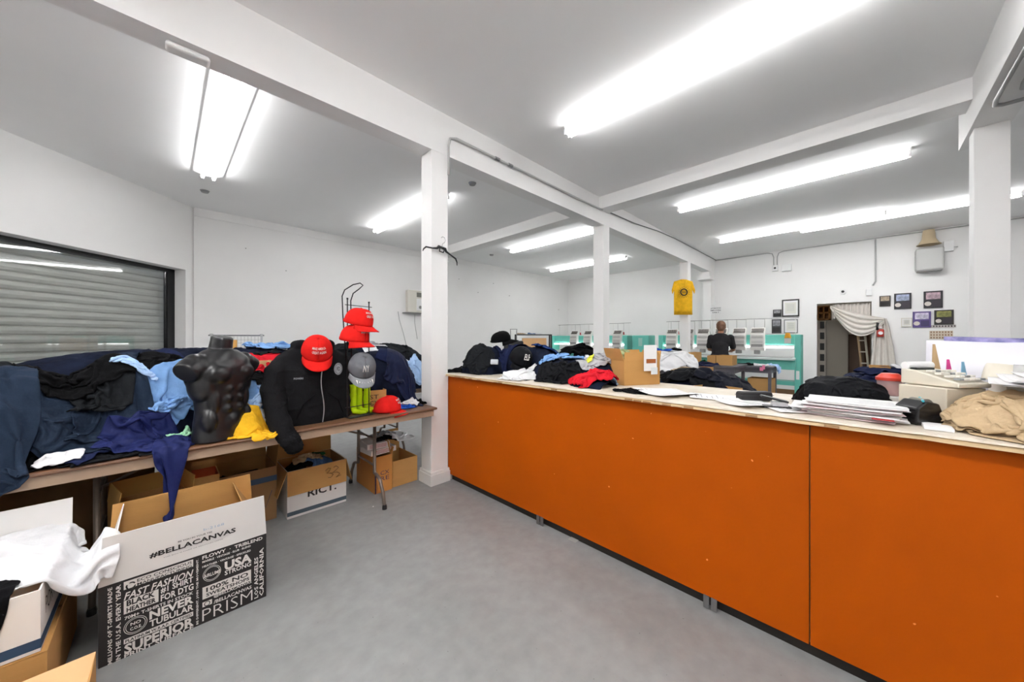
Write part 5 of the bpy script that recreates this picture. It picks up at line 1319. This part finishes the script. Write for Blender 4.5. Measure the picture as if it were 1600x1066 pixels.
# white bundle and blue cloth behind the counter box
zs = at_x(1050, 578, 4.5).z
support(1015, 1075, 4.35, .8, zs, 'table behind the counter box carrying the white bundle')
FM.mound(4.75, at_x(1050, 560, 4.75).y, .35, .35, zs, .20, 0, 2.6)
bg('shirt', F_white, 1050, 4.65, 30, (.9, .8), 'big white fabric bundle behind the counter box', 'cloth', n=40, squash=.55)
bg('shirt', F_royal, 1034, 4.85, 30, (.5, .4), 'royal blue cloth on top behind the counter box', 'shirt', ztop=1.38, squash=.45)
bg('shirt', F_black, 1056, 4.9, 30, (.35, .3), 'black cloth beside the royal blue one behind the counter box', 'shirt', ztop=1.36, squash=.45)
zt = 1.02; support(872, 925, 5.0, .7, zt, 'table left of the middle column under black clothes')
FM.mound(5.35, at_x(903, 560, 5.35).y, .3, .4, zt, .16)
bg('shirt', F_black, 905, 5.3, 60, (.9, .6), 'black clothes heap left of the middle column, before the left machine', 'clothing', ztop=1.3, n=34)
bg('shirt', F_black, 898, 5.3, 10, (.8, .7), 'black clothes spread on the table left of the middle column', 'clothing', n=34, squash=.6)
# shelf trolley at the far left of the back room
trl = thing('shelf_trolley', 'black metal shelf trolley against the far wall left of the teal machine', 'trolley', (6.9, 6.12, 0), R(-44))
for z in (.5, 1.0, 1.43): MB().box((-.48, -.2, z), (.48, .2, z+.025)).build('shelf', M_black, trl)
for a in (-1, 1):
    for b in (-1, 1): MB().box((a*.46-.018, b*.18-.018, 0), (a*.46+.018, b*.18+.018, 1.455)).build('post', M_black, trl)
o = open_box('cardboard_box', 'wide cardboard box on the shelf trolley against the far wall', (6.92, 6.10, 1.028), -44, .62, .32, .33, M_cardl, (None,)*4)
FM2 = Field(6.2, 7.6, 5.4, 6.8, 1.458)
for k, (m_, x, y, lb_) in enumerate(((F_grey, 6.68, 6.35, 'olive grey cloth on the left of the shelf trolley top'), (F_denim, 6.85, 6.12, 'blue cloth in the middle of the shelf trolley top'), (F_white, 6.98, 6.0, 'white cloth right of the blue one on the shelf trolley top'))):
    garment(FM2, 'cloth', m_ if k else F_tan, (x, y), 30*k, (.34, .3), lb_, 'cloth', n=22, squash=.42, amp=.14, steps=60)
sc_ = thing('suitcase', 'black suitcase with raised handle behind the navy jackets', 'suitcase', (5.6, 5.55, 0), R(-45))
MB().rbox((-.22, -.12, .75), (.22, .12, 1.30), .04, 4).build('case_body', M_black, sc_, smooth='auto'); MB().tube([(-.07, .0, 1.30), (-.07, 0, 1.52), (-.075, 0, 1.56), (.075, 0, 1.56), (.07, 0, 1.52), (.07, 0, 1.30)], .009, 8).build('pull_handle', M_hgrey, sc_, smooth='auto')
plain_table('storage_table', 'small table under the suitcase near the far wall', 5.6, 5.55, .6, .5, .748, M_gtab, M_gleg, -45)
# right of the doorway: navy heap on a table
t_ = plain_table('storage_table', 'table below the doorway view carrying navy clothes and cartons', 4.55, -.22, .8, .80, .92, M_gtab, M_gleg)
FM.rect(4.15, 4.95, -.75, .2, .92)
FM.mound(4.5, -.12, .3, .3, .92, .12)
bg('jacket', F_pnavy, 1368, 4.45, 30, (.6, .5), 'navy jacket on the table below the doorway', 'jacket', n=36, squash=.55)
bg('jacket', F_pnavy, 1395, 4.5, 70, (.5, .6), 'navy jacket right of the carton below the red wall telephone', 'jacket', n=36, squash=.55)
far_box(1358, 1392, 585, 573, 4.5, 'flat tan carton among navy jackets below the red wall telephone', dep=.25)
bg('jacket', F_navy, 1378, 4.6, 10, (.7, .4), 'dark navy jacket over the flat tan carton below the red wall telephone', 'jacket', n=36, squash=.6, ztop=1.2)
bg('shirt', F_white, 1418, 4.6, 10, (.4, .4), 'white shirt at the right end of the navy clothes table', 'shirt', squash=.5, ztop=1.25)
bg('shirt', F_pnavy, 1595, 4.3, 10, (.5, .5), 'navy cloth at the right photo border beyond the counter', 'shirt', squash=.5, ztop=1.38) if False else None

# ------------------------------------------------------------------ back wall
def wall_item(px0, py0, px1, py1, X=XB, dep=.02):
    a = at_x(px0, (py0+py1)/2, X); b = at_x(px1, (py0+py1)/2, X); cx = (px0+px1)/2
    z1 = at_x(cx, py0, X).z; z0 = at_x(cx, py1, X).z
    return (a.y+b.y)/2, abs(a.y-b.y), (z0+z1)/2, z1-z0
def plaque(px0, py0, px1, py1, label, frame, inner, cat='plaque', name='award_plaque', kind='plaque'):
    y, w_, z, h = wall_item(px0, py0, px1, py1)
    t = thing(name, label, cat, (XB-.001, y, z), 0)
    MB().box((-.022, -w_/2, -h/2), (0, w_/2, h/2)).build('board', mat('board_'+frame, frame, .35), t, bevel=.002)
    if kind == 'plaque':
        MB().box((-.024, -w_*.38, h*.02), (-.0225, w_*.38, h*.42)).build('photo', mat('pic_'+inner, inner, .4, var=.6, vscale=18, detail=6), t)
        if w_ > .2:
            MB().cyl((-.0225, w_*.28, -h*.24), (-.028, w_*.28, -h*.24), h*.13, 20).build('medallion', mat('medal_white', 'd8d0c8', .4), t)
            MB().box((-.024, -w_*.40, -h*.42), (-.0225, w_*.06, -h*.06)).build('engraved_plate', mat('plate_'+frame, '2c2430' if frame != '5b4a86' else '3a2f5c', .3), t)
        else: MB().box((-.024, -w_*.38, -h*.40), (-.0225, w_*.38, -h*.08)).build('engraved_plate', M_ink, t)
    elif kind == 'frame':
        MB().box((-.024, -w_*.42, -h*.42), (-.0225, w_*.42, h*.42)).build('page', M_paper, t)
        MB().box((-.0255, -w_*.32, -h*.32), (-.0245, w_*.32, h*.32)).build('printed_area', mat('cert_cream', 'dcdad2', .7), t)
        l = MB()
        for k in range(6): l.box((-.0265, -w_*.22, h*(.2-.07*k)), (-.0256, w_*.22, h*(.2-.07*k)+.004))
        l.build('text_lines', M_print, t)
    return t
plaque(1374, 462.5, 1391.5, 479, 'smallest black plaque on the back wall, nearest the doorway', '2a2422', 'b8a58c')
plaque(1397, 458.5, 1424, 483, 'black plaque with a grey-blue team photo, second from the doorway', '26242a', '9aa3bd')
plaque(1443, 455, 1473, 481.5, 'black plaque with a pinkish team photo, topmost right on the back wall', '26242a', 'b49aa4')
plaque(1426, 487, 1454.5, 512, 'purple plaque on the back wall, lower row', '5b4a86', 'c6bfe0')
plaque(1459.5, 484.5, 1490, 507.5, 'black plaque with a green field photo, lower row right', '26221f', '8a8a4c')
plaque(1222, 468, 1249, 495, 'black framed certificate on the back wall above the big machine', '201e1d', 'ffffff', 'frame', 'framed_certificate', 'frame')
plaque(1208, 484, 1221, 495.5, 'small dark picture left of the framed certificate', '2b2b2d', '9a9a9c', 'picture', 'framed_picture')
plaque(1206, 499, 1221, 521, 'dark framed picture with a grey print under the small dark one', '3a3a3c', '8d8d92', 'picture', 'framed_picture')
plaque(1225, 499, 1247, 521, 'thin framed white print below the framed certificate', '8c8c8c', 'ffffff', 'picture', 'framed_picture', 'frame')
plaque(1408, 497, 1425, 511, 'small cream thread chart left of the purple plaque', 'cfc8ba', 'ffffff', 'chart', 'thread_chart', 'frame')
def bead_card(px0, py0, px1, py1, label, rows, base, dot):
    y, w_, z, h = wall_item(px0, py0, px1, py1)
    t = thing('sample_card', label, 'card', (XB-.001, y, z), 0)
    MB().box((-.01, -w_/2, -h/2), (0, w_/2, h/2)).build('card', base, t)
    m = MB(); n = int(w_/.035)
    for r in range(rows):
        for k in range(n):
            yy = -w_/2+.02+k*(w_-.04)/max(1, n-1); zz = -h/2+h*(r+.5)/rows
            m.box((-.016, yy-.010, zz-h/rows*.28), (-.0102, yy+.006, zz+h/rows*.28))
    m.build('samples', dot, t)
bead_card(1452, 517, 1489, 530, 'cream sample card with rows of brown samples under the purple plaque', 3, mat('cream_card', 'd8ccb8', .7), mat('brown_samples', '94715a', .6))
bead_card(1438, 507.8, 1494, 512.2, 'narrow strip of zigzag samples under the lower plaques', 1, mat('pale_strip', 'cfcac6', .7), mat('dark_samples', '5b5053', .6))
# speaker horn, air box, junction box, switches
y, w_, z, h = wall_item(1429, 390, 1473, 424)
ab = thing('wall_cabinet', 'pale grey metal box high on the back wall under the horn speaker', 'wall box', (XB, y, z), 0)
MB().rbox((-.22, -w_/2, -h/2), (-.001, w_/2, h/2), .03, 3).build('housing', mat('box_grey', 'c2c2c0', .45), ab); MB().box((-.215, -w_/2+.02, -h/2-.012), (-.02, w_/2-.02, -h/2+.002)).build('bottom_lip', M_hgrey, ab)
y, w_, z, h = wall_item(1440, 362, 1459, 385)
hs = thing('horn_speaker', 'beige horn speaker mounted above the pale grey wall box', 'speaker', (XB-.16, y, z), 0)
MB().lathe([(.05, .5*h), (.075, .48*h), (.085, .2*h), (.09, -.1*h), (.13, -.4*h), (.165, -.5*h), (.15, -.5*h), (.07, -.2*h), (0, -.1*h)], n=24).build('horn', mat('horn_beige', 'c9b696', .5), hs, smooth='auto')
MB().tube([(.155, .1, -.1), (0, .13, -.12), (-.02, .0, .0)], .008).tube([(.155, -.1, -.1), (0, -.13, -.12), (-.02, 0, .0)], .008).build('bracket', M_hgrey, hs)
def wbox(px0, py0, px1, py1, label, name, m_, dep=.05, cat='box', detail=None):
    y, w_, z, h = wall_item(px0, py0, px1, py1)
    t = thing(name, label, cat, (XB-.001, y, z), 0)
    MB().rbox((-dep, -w_/2, -h/2), (0, w_/2, h/2), .006, 2).build('housing', m_, t)
    if detail: MB().cyl((-dep, 0, 0), (-dep-.006, 0, 0), min(w_, h)*.2, 12).build(detail, M_black, t)
    return t
wbox(1473.5, 377, 1489.5, 393.5, 'white junction box right of the horn speaker', 'junction_box', M_fix, .06)
wbox(1207, 415, 1216, 424, 'white electrical box with a dark dot at the end of the wall conduits', 'electrical_box', M_fix, .06, 'box', 'knob')
wbox(1222, 413.5, 1237, 424, 'white wall box right of the conduit ends, high on the back wall', 'electrical_box', M_fix, .08)
wbox(1353, 452, 1362, 462, 'small white sensor box at the upper right corner of the doorway', 'door_sensor', M_fix, .05, 'sensor')
y, w_, z, h = wall_item(1313, 453, 1321, 459)
cm = thing('dome_camera', 'small round camera with a black lens above the doorway', 'camera', (XB, y, z), 0)
MB().cyl((-.001, 0, 0), (-.03, 0, 0), .055, 20).build('base', M_fix, cm); MB().cyl((-.03, 0, 0), (-.05, 0, 0), .026, 16).build('lens', M_black, cm)
# conduits
def conduit(pts, label, r=.011, m_=None, name='conduit'):
    return tag(MB().tube(pts, r, 8).build(name, m_ or M_conduit, None, smooth=True), label, 'pipe')
xb = XB-.03
yA = at_x(1209, 400, xb).y; yB = at_x(1214.5, 400, xb).y; zt_ = 3.47
conduit([(xb, 2.80, zt_), (xb, yA+.12, zt_), (xb, yA+.03, zt_-.03), (xb, yA, zt_-.12), (xb, yA, at_x(1209, 415, xb).z)], 'white conduit from the beam corner bending down to the small electrical box')
conduit([(xb, -2.4, zt_), (xb, yB-.12, zt_), (xb, yB-.03, zt_-.03), (xb, yB, zt_-.12), (xb, yB, at_x(1214, 415, xb).z)], 'long conduit along the back wall top, ending at the small electrical box')
yC = at_x(1368, 400, xb).y
conduit([(xb, yC, zt_-.02), (xb, yC, at_x(1366, 440, xb).z), (xb, yC+.04, at_x(1366, 446, xb).z)], 'vertical white conduit dropping beside the doorway corner', .014)
conduit([(xb, at_x(1579, 300, xb).y-.35, 3.45), (xb, at_x(1579, 300, xb).y-.35, 0.2)], 'vertical pipe on the back wall right of the big right column', .03, M_wall)
conduit([(xb, at_x(1489, 385, xb).y, at_x(1489, 386, xb).z), (xb, at_x(1497, 385, xb).y, at_x(1489, 386, xb).z)], 'short cable beside the white junction box', .006)
# conduit on the main beam
zc_ = at_y(741, 228, 2.78).z
p0 = at_y(705, 222, 2.775); 
pts = [Vector((p0.x-.03, 2.775, 2.92)), Vector((p0.x-.03, 2.775, 3.20)), Vector((p0.x-.01, 2.775, 3.275)), Vector((p0.x+.06, 2.775, 3.30)), Vector((4.1, 2.775, 3.30)), Vector((4.72, 2.775, 3.31))]
bc_ = conduit(pts, 'grey conduit running along the main beam and down behind the nearest column', .012)
for q in (2.55, 2.75): MB().cyl((q-.03, 2.775, 3.30), (q+.03, 2.775, 3.30), .018, 10).build('coupling', M_steel, bc_)
conduit([(4.93, 2.78, 3.33), (5.8, 2.785, 3.36), (6.8, 2.785, 3.44), (7.6, 2.785, 3.47), (XB-.04, 2.785, 3.475)], 'thin dark cable along the far half of the main beam', .008, mat('dark_cable', '777777', .6), 'cable')
# conduit loops under the right beam
M_dkc = mat('conduit_steel', '9b9b9b', .35, .6)
for k, (xe, yo, lb_) in enumerate(((4.37, -.69, 'outer steel conduit bent under the right hand beam'), (4.20, -.775, 'inner steel conduit bent under the right hand beam'))):
    conduit([(XN+.1, yo, 3.085), (xe-.12, yo, 3.085), (xe-.03, yo-.01, 3.085), (xe, yo-.05, 3.085), (xe+.0, yo-.30, 3.085), (xe, -1.6, 3.085)], lb_, .014, M_dkc)
tag(MB().box((XN+.1, -1.7, 3.11), (4.4, -.865, 3.125)).build('ceiling_board', mat('grey_board', '9a9a9a', .8), None), 'grey board beside the right hand beam above the conduits', 'board')
# sign, panel, hanger
y, w_, z, h = wall_item(1111, 479, 1128, 491, XB-.36)
sg = thing('paper_sign', 'white paper sign with three printed lines on the pilaster', 'sign', (XB-.351, y+.02, z), 0)
MB().box((-.003, -w_/2, -h/2), (0, w_/2, h/2)).build('sheet', M_paper, sg)
tm = MB()
for k, s in enumerate(('ATTENTION', 'EMPLOYEES', 'ONLY')): put_text(tm, s, lambda x, yy, k=k: Vector((-.004, -x, .055-.055*k+yy)), width=.24-.05*(k == 2)*1.5, height=.03, bold=.02)
tm.build('lettering', M_ink, sg)
py0 = at_y(646, 472, YL)
ep = thing('electrical_panel', 'cream electrical panel on the far wall left of the nearest column', 'panel', (at_y(650, 472, YL).x, YL, 0), 0)  # electrical panel, not a meter
z1 = at_y(650, 455, YL).z; z0 = at_y(650, 489, YL).z
MB().rbox((-.28, -.12, z0), (.22, -.001, z1), .01, 2).build('housing', mat('panel_cream', 'd3d0c6', .5), ep)
MB().box((-.05, -.124, z1-.16), (.16, -.120, z1-.05)).build('window', mat('panel_glass', '6b6b62', .3), ep); MB().box((-.05, -.128, z0+.05), (.14, -.120, z1-.2)).build('cover', M_fix, ep)
MB().cyl((.045, -.128, z0+.13), (.045, -.134, z0+.13), .04, 16).build('dial', M_hgrey, MB().box((0,0,0),(.001,.001,.001)).build('latch', M_hgrey, ep))
MB().box((-.36, -.14, z0-.02), (.24, -.0, z0-.005)).build('shelf', M_hgrey, ep)
tag(MB().tube([at_y(622, 487, YL-.03), at_y(624, 500, YL-.04), at_y(630, 520, YL-.05), at_y(640, 560, YL-.1)], .008, 6).build('cord', M_conduit, None, smooth=True), 'thin pale cord hanging below the electrical panel on the far wall', 'cord')
tag(MB().tube([at_y(648, 492, YL-.03), at_y(648, 505, YL-.04), at_y(652, 530, YL-.05)], .007, 6).build('cord', M_conduit, None, smooth=True), 'short cord hanging straight under the electrical panel', 'cord')
# coat hanger on the nearest column
hg = thing('clothes_hanger', 'black plastic clothes hanger hooked on the nearest column', 'hanger', (1.775, 2.765, at_y(683, 386, 2.77).z), 0)
mh = mat('hanger_black', '1c1c1e', .35)
arm = lambda s: [Vector((0, 0, .0)), Vector((s*.035, 0, .0)), Vector((s*.05, 0, -.02)), Vector((s*.10, 0, -.035)), Vector((s*.165, 0, -.055 if s > 0 else -.045)), Vector((s*.185, 0, -.085 if s > 0 else -.07)), Vector((s*.19, 0, -.115 if s > 0 else -.09))]
for s in (-1, 1): MB().tube(arm(s), [.012, .015, .011, .007, .008, .006, .004], 10).build('arm', mh, hg, smooth=True)
MB().tube([(-.025, 0, .0), (-.02, 0, -.04), (.02, 0, -.04), (.03, 0, .0)], .006, 8).build('bar', mh, hg, smooth=True)
MB().tube([(0, 0, .0), (0, 0, .04), (.018, 0, .055), (.03, 0, .08), (.015, 0, .105), (-.01, 0, .105), (-.02, 0, .09)], .0025, 8).build('hook', mat('chrome', 'c8c8c8', .2, 1.0), hg, smooth=True)
hg.rotation_euler = (0, R(8), 0); hg.location.x = 1.84
# yellow shirt on the thin column
ys = thing('t_shirt', 'yellow t-shirt with a black sun print pinned to the thin column', 't-shirt', (8.44, 2.90, 0), R(-45))
k_ = 545/7.95
W2 = (1085-1050)/2/k_*1.02; ztop_ = at_x(1067, 438.5, 8.4).z; zbot = at_x(1067, 492.5, 8.4).z
hz = ztop_-zbot
out_ = [(-.80, 0), (.80, 0), (.78, .72), (.95, .60), (1.0, .70), (.78, .95), (.30, 1.0), (.15, .955), (-.15, .955), (-.30, 1.0), (-.78, .95), (-1.0, .70), (-.95, .60), (-.78, .72)]
def tee_solid(name, mat_, parent):
    mb = MB(); n = 30
    bm = bmesh.new()
    vsx = [bm.verts.new((x*W2, 0, zbot+y*hz)) for x, y in out_]
    f = bm.faces.new(vsx)
    bmesh.ops.triangulate(bm, faces=bm.faces[:])
    bmesh.ops.subdivide_edges(bm, edges=bm.edges[:], cuts=5, use_grid_fill=True)
    for v in bm.verts: v.co.y = .018*math.sin(v.co.x*22+v.co.z*2)*(.3+.7*(ztop_-v.co.z)/hz)
    me = bpy.data.meshes.new(name); bm.to_mesh(me); bm.free(); me.polygons.foreach_set('use_smooth', [True]*len(me.polygons))
    o = bpy.data.objects.new(name, me); COL.objects.link(o); me.materials.append(mat_); o.parent = parent
    md = o.modifiers.new('s', 'SOLIDIFY'); md.thickness = .02; md.offset = 0
    return o
tee_solid('shirt_body', F_yellow, ys)
pr = MB(); zc2 = zbot+hz*.64
for k in range(16):
    a = 2*PI*k/16; r0, r1 = .105, .135
    c0, s0 = math.cos(a), math.sin(a)
    pr.add([Vector((r0*math.cos(a-.07), -.035, zc2+r0*math.sin(a-.07))), Vector((r0*math.cos(a+.07), -.035, zc2+r0*math.sin(a+.07))), Vector((r1*c0, -.035, zc2+r1*s0))], [(0, 1, 2)])
pr.tube([Vector((.072*math.cos(t), -.033, zc2+.072*math.sin(t))) for t in [2*PI*i/28 for i in range(29)]], .013, 6)
put_text(pr, 'SUN', lambda x, y: Vector((x, -.036, zc2+y)), width=.08, height=.03, bold=.02)
pr.build('sun_print', M_ink, ys)
ys.location = (8.29, 2.83, 0)

# ------------------------------------------------------------------ doorway and store room
def room_box(px0, px1, pyt, pyb, X, dep, name, label, cat, m_, z0=None):
    a = at_x(px0, pyb, X); b = at_x(px1, pyb, X); cx = (px0+px1)/2
    zt2 = at_x(cx, pyt, X).z; zb2 = at_x(cx, pyb, X).z if z0 is None else z0
    t = thing(name, label, cat, (X, (a.y+b.y)/2, zb2), 0)
    return t, abs(a.y-b.y), zt2-zb2
M_locker = mat('locker_grey', '8e867b', .5)
XS = XB+.9
t, w_, h = room_box(1291, 1325, 501, 590, XS, .5, 'metal_cabinet', 'tall grey metal cabinet standing inside the doorway', 'cabinet', M_locker, 0)
MB().box((0, -w_/2, 0), (.5, w_/2, h)).build('cabinet_body', M_locker, t, bevel=.004); MB().box((-.012, -w_/2+.02, .05), (0, w_/2-.02, h-.03)).build('door', M_locker, t, bevel=.003)
t, w_, h = room_box(1277, 1290.5, 503, 590, XS+.05, .4, 'open_shelf', 'narrow shelf with dark compartments left of the grey cabinet in the doorway', 'shelf', M_locker, 0)
MB().box((0, -w_/2, 0), (.4, w_/2, h)).build('shelf_body', mat('shelf_pale', 'b9b2a8', .6), t)
m = MB()
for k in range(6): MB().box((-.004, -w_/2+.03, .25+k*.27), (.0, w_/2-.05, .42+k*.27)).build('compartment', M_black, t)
t, w_, h = room_box(1277, 1297, 478, 500, XS, .4, 'wooden_crate', 'wooden crate with open squares on top of the shelf in the doorway', 'crate', None)
m = MB(); wd = mat('crate_wood', 'a5733c', .7)
for k in range(3): m.box((0, -w_/2, h*k*.46), (.35, w_/2, h*k*.46+.03)); m.box((0, -w_/2+(w_-.03)*k/2, 0), (.35, -w_/2+(w_-.03)*k/2+.03, h))
m.build('crate_body', wd, t)
MB().box((.35, -w_/2, 0), (.36, w_/2, h)).build('back_panel', M_cardl, t)
# ladder
lx = XB+.7; a = at_x(1343, 506, lx); b = at_x(1354, 585, lx)
ld = thing('step_ladder', 'pale step ladder leaning inside the doorway', 'ladder', (lx, 0, 0), 0)
y0 = at_x(1346, 550, lx).y; y1 = at_x(1357, 550, lx).y
tl = [(0, y0+.04, 2.0), (0, y0-.02, 0)]; tr_ = [(0, y1+.04, 2.0), (0, y1-.14, 0)]
MB().tube([(.05, y0+.08, 1.75), (0, y0-.05, 0)], .022, 6).build('rail', mat('ladder_wood', 'b99c78', .6), ld); MB().tube([(.05, y1+.08, 1.75), (0, y1-.05, 0)], .022, 6).build('rail', M_cream, ld)
for k in range(6):
    z = .25+k*.26; f = z/1.75; MB().box((.05*f-.03, y1-.05+.13*f, z), (.05*f+.03, y0-.05+.13*f, z+.025)).build('rung', M_cream, ld)
bs = tag(MB().box((0, -.10, 0), (.3, .10, 1.9)).build('wood_panel', mat('dark_wood_panel', '6b4c38', .7), None), 'brown wooden panel behind the ladder in the doorway', 'panel'); bs.location = (XB+1.5, at_x(1350, 550, XB+1.5).y, 0)
bs = tag(MB().box((0, -.18, 0), (.3, .18, 1.45)).build('shelf_unit', mat('shelf_brown', '6e5a4b', .7), None), 'brown shelf unit between cabinet and ladder in the doorway', 'shelf'); bs.location = (XB+1.3, at_x(1334, 550, XB+1.3).y, 0)
lt = thing('ceiling_light', 'bare light in the store room beyond the doorway', 'ceiling light', (XB+1.0, .6, ZC), 0)
MB().cyl((0,0,0), (0,0,-.04), .10, 20).build('base', M_fix, lt); MB().lathe([(0,-.14),(.05,-.12),(.06,-.08),(.03,-.04),(0,-.04)], n=16).build('bulb', mat('bulb_glow', 'fff0dc', .4, emit=25.0), lt, smooth=True)
# swag curtain
cu = thing('curtain', 'white curtain swagged across the doorway top and hanging beside it', 'curtain', (XB, 0, 0), 0)
mcu = fabric('curtain_cloth', 'd8d2cb', var=.04)
pA = at_x(1297, 478, XB-.06); pB = at_x(1382, 497, XB-.10)
m = MB()
def sw(u, v):
    p = pA.lerp(pB, u); sag = (.02+.42*v)*math.sin(PI*u)**.9*1.0
    q = Vector((p.x-XB+.02*math.sin(v*28), p.y, p.z-sag-.05*v*(1-u)-.10*v*u+.10*v*(1-abs(2*u-1))*0))
    return q
m.grid(sw, 28, 40); m.build('swag', mcu, cu, smooth=True, solid=.004, fix=False)
m = MB(); yv = at_x(1318, 480, XB).y
def vl(u, v):
    return Vector((.08+.02*math.sin(u*60), dy0+.02+(dy1-dy0-.28)*u, dz-.02-v*.36*(1-.15*math.sin(u*3))))
m.grid(vl, 60, 6); m.build('valance', mcu, cu, smooth=True, solid=.003, fix=False)
m = MB(); pD0 = at_x(1380, 498, XB-.08)
def dr(u, v):
    w_ = .06+.16*v**.7; return Vector((-.06-.025*math.sin(u*22), pD0.y+.02-w_*(u-.45)*2-.10*v*0, pD0.z-v*(pD0.z-.35)))
m.grid(dr, 40, 12); m.build('tail', mcu, cu, smooth=True, solid=.003, fix=False)
# red telephone
y, w_, z, h = wall_item(1369, 499, 1382, 529)
tf = thing('wall_telephone', 'red wall telephone with a white upper part beside the doorway', 'telephone', (XB-.02, y, z), 0)
MB().rbox((-.11, -w_*.42, -h*.42), (0, w_*.42, -h*.02), .02, 3).build('body', mat('phone_red', 'b5352a', .3), tf, smooth='auto')
MB().cyl((-.11, 0, -h*.22), (-.12, 0, -h*.22), .035, 18).build('dial', M_paper, tf); MB().rbox((-.08, -w_*.2, h*.0), (0, w_*.38, h*.40), .015, 2).build('backing', M_fix, tf)
MB().tube([(-.10, w_*.34, h*.30), (-.12, w_*.42, h*.1), (-.10, w_*.36, -h*.05)], [.022, .016, .022], 10).build('handset', M_black, tf, smooth=True)
# ceiling bits
sd = tag(MB().rbox((-.10, -.045, -.035), (.10, .045, 0), .02, 3).build('emergency_light', M_fix, None, smooth='auto'), 'small flat white fitting under the main beam near the camera', 'fitting')
sd.location = at_z(294, 84, 3.109); sd.location.y = 2.89
for (px, py, lb_) in ((320, 298, 'tiny round ceiling plate beyond the hooded light'), (738, 286, 'small round ceiling detector behind the main beam'), (768, 398, 'tiny round ceiling plate before the middle column')):
    p = at_z(px, py, ZC); tag(MB().lathe([(.0, -.03), (.04, -.028), (.055, 0), (0, 0)], n=20).build('ceiling_detector', mat('plate_grey', '9c9c9c', .6), None, smooth='auto'), lb_, 'detector').location = (p.x, p.y, ZC)
# small wall marks: hooks on the far wall
for k, (px, py) in enumerate(((384, 388), (447, 423), (717, 436), (747, 457), (771, 443), (796, 462), (873, 484))):
    p = at_y(px, py, YL-.012); tag(MB().cyl((0, .012, 0), (0, -.012, -.004), .008, 8).build('wall_hook', mat('hook_grey', '8c8c8a', .5), None), 'tiny grey hook stuck on the bare far wall', 'hook', 'hooks on the far wall').location = p
p = at_z(901, 840, .003); tag(MB().box((-.055, -.03, 0), (.055, .03, .003)).build('floor_card', mat('dull_card', 'a9a8a4', .7), None), 'flat grey-white card on the floor by the orange counter', 'card').location = (p.x, p.y, .001)
p = at_z(583, 792, .0); tag(MB().lathe([(0,0),(.006,.001),(.004,.004),(0,.005)], n=8).build('lint_ball', M_paper, None), 'tiny white scrap on the floor near the table foot', 'scrap').location = (p.x, p.y, 0)
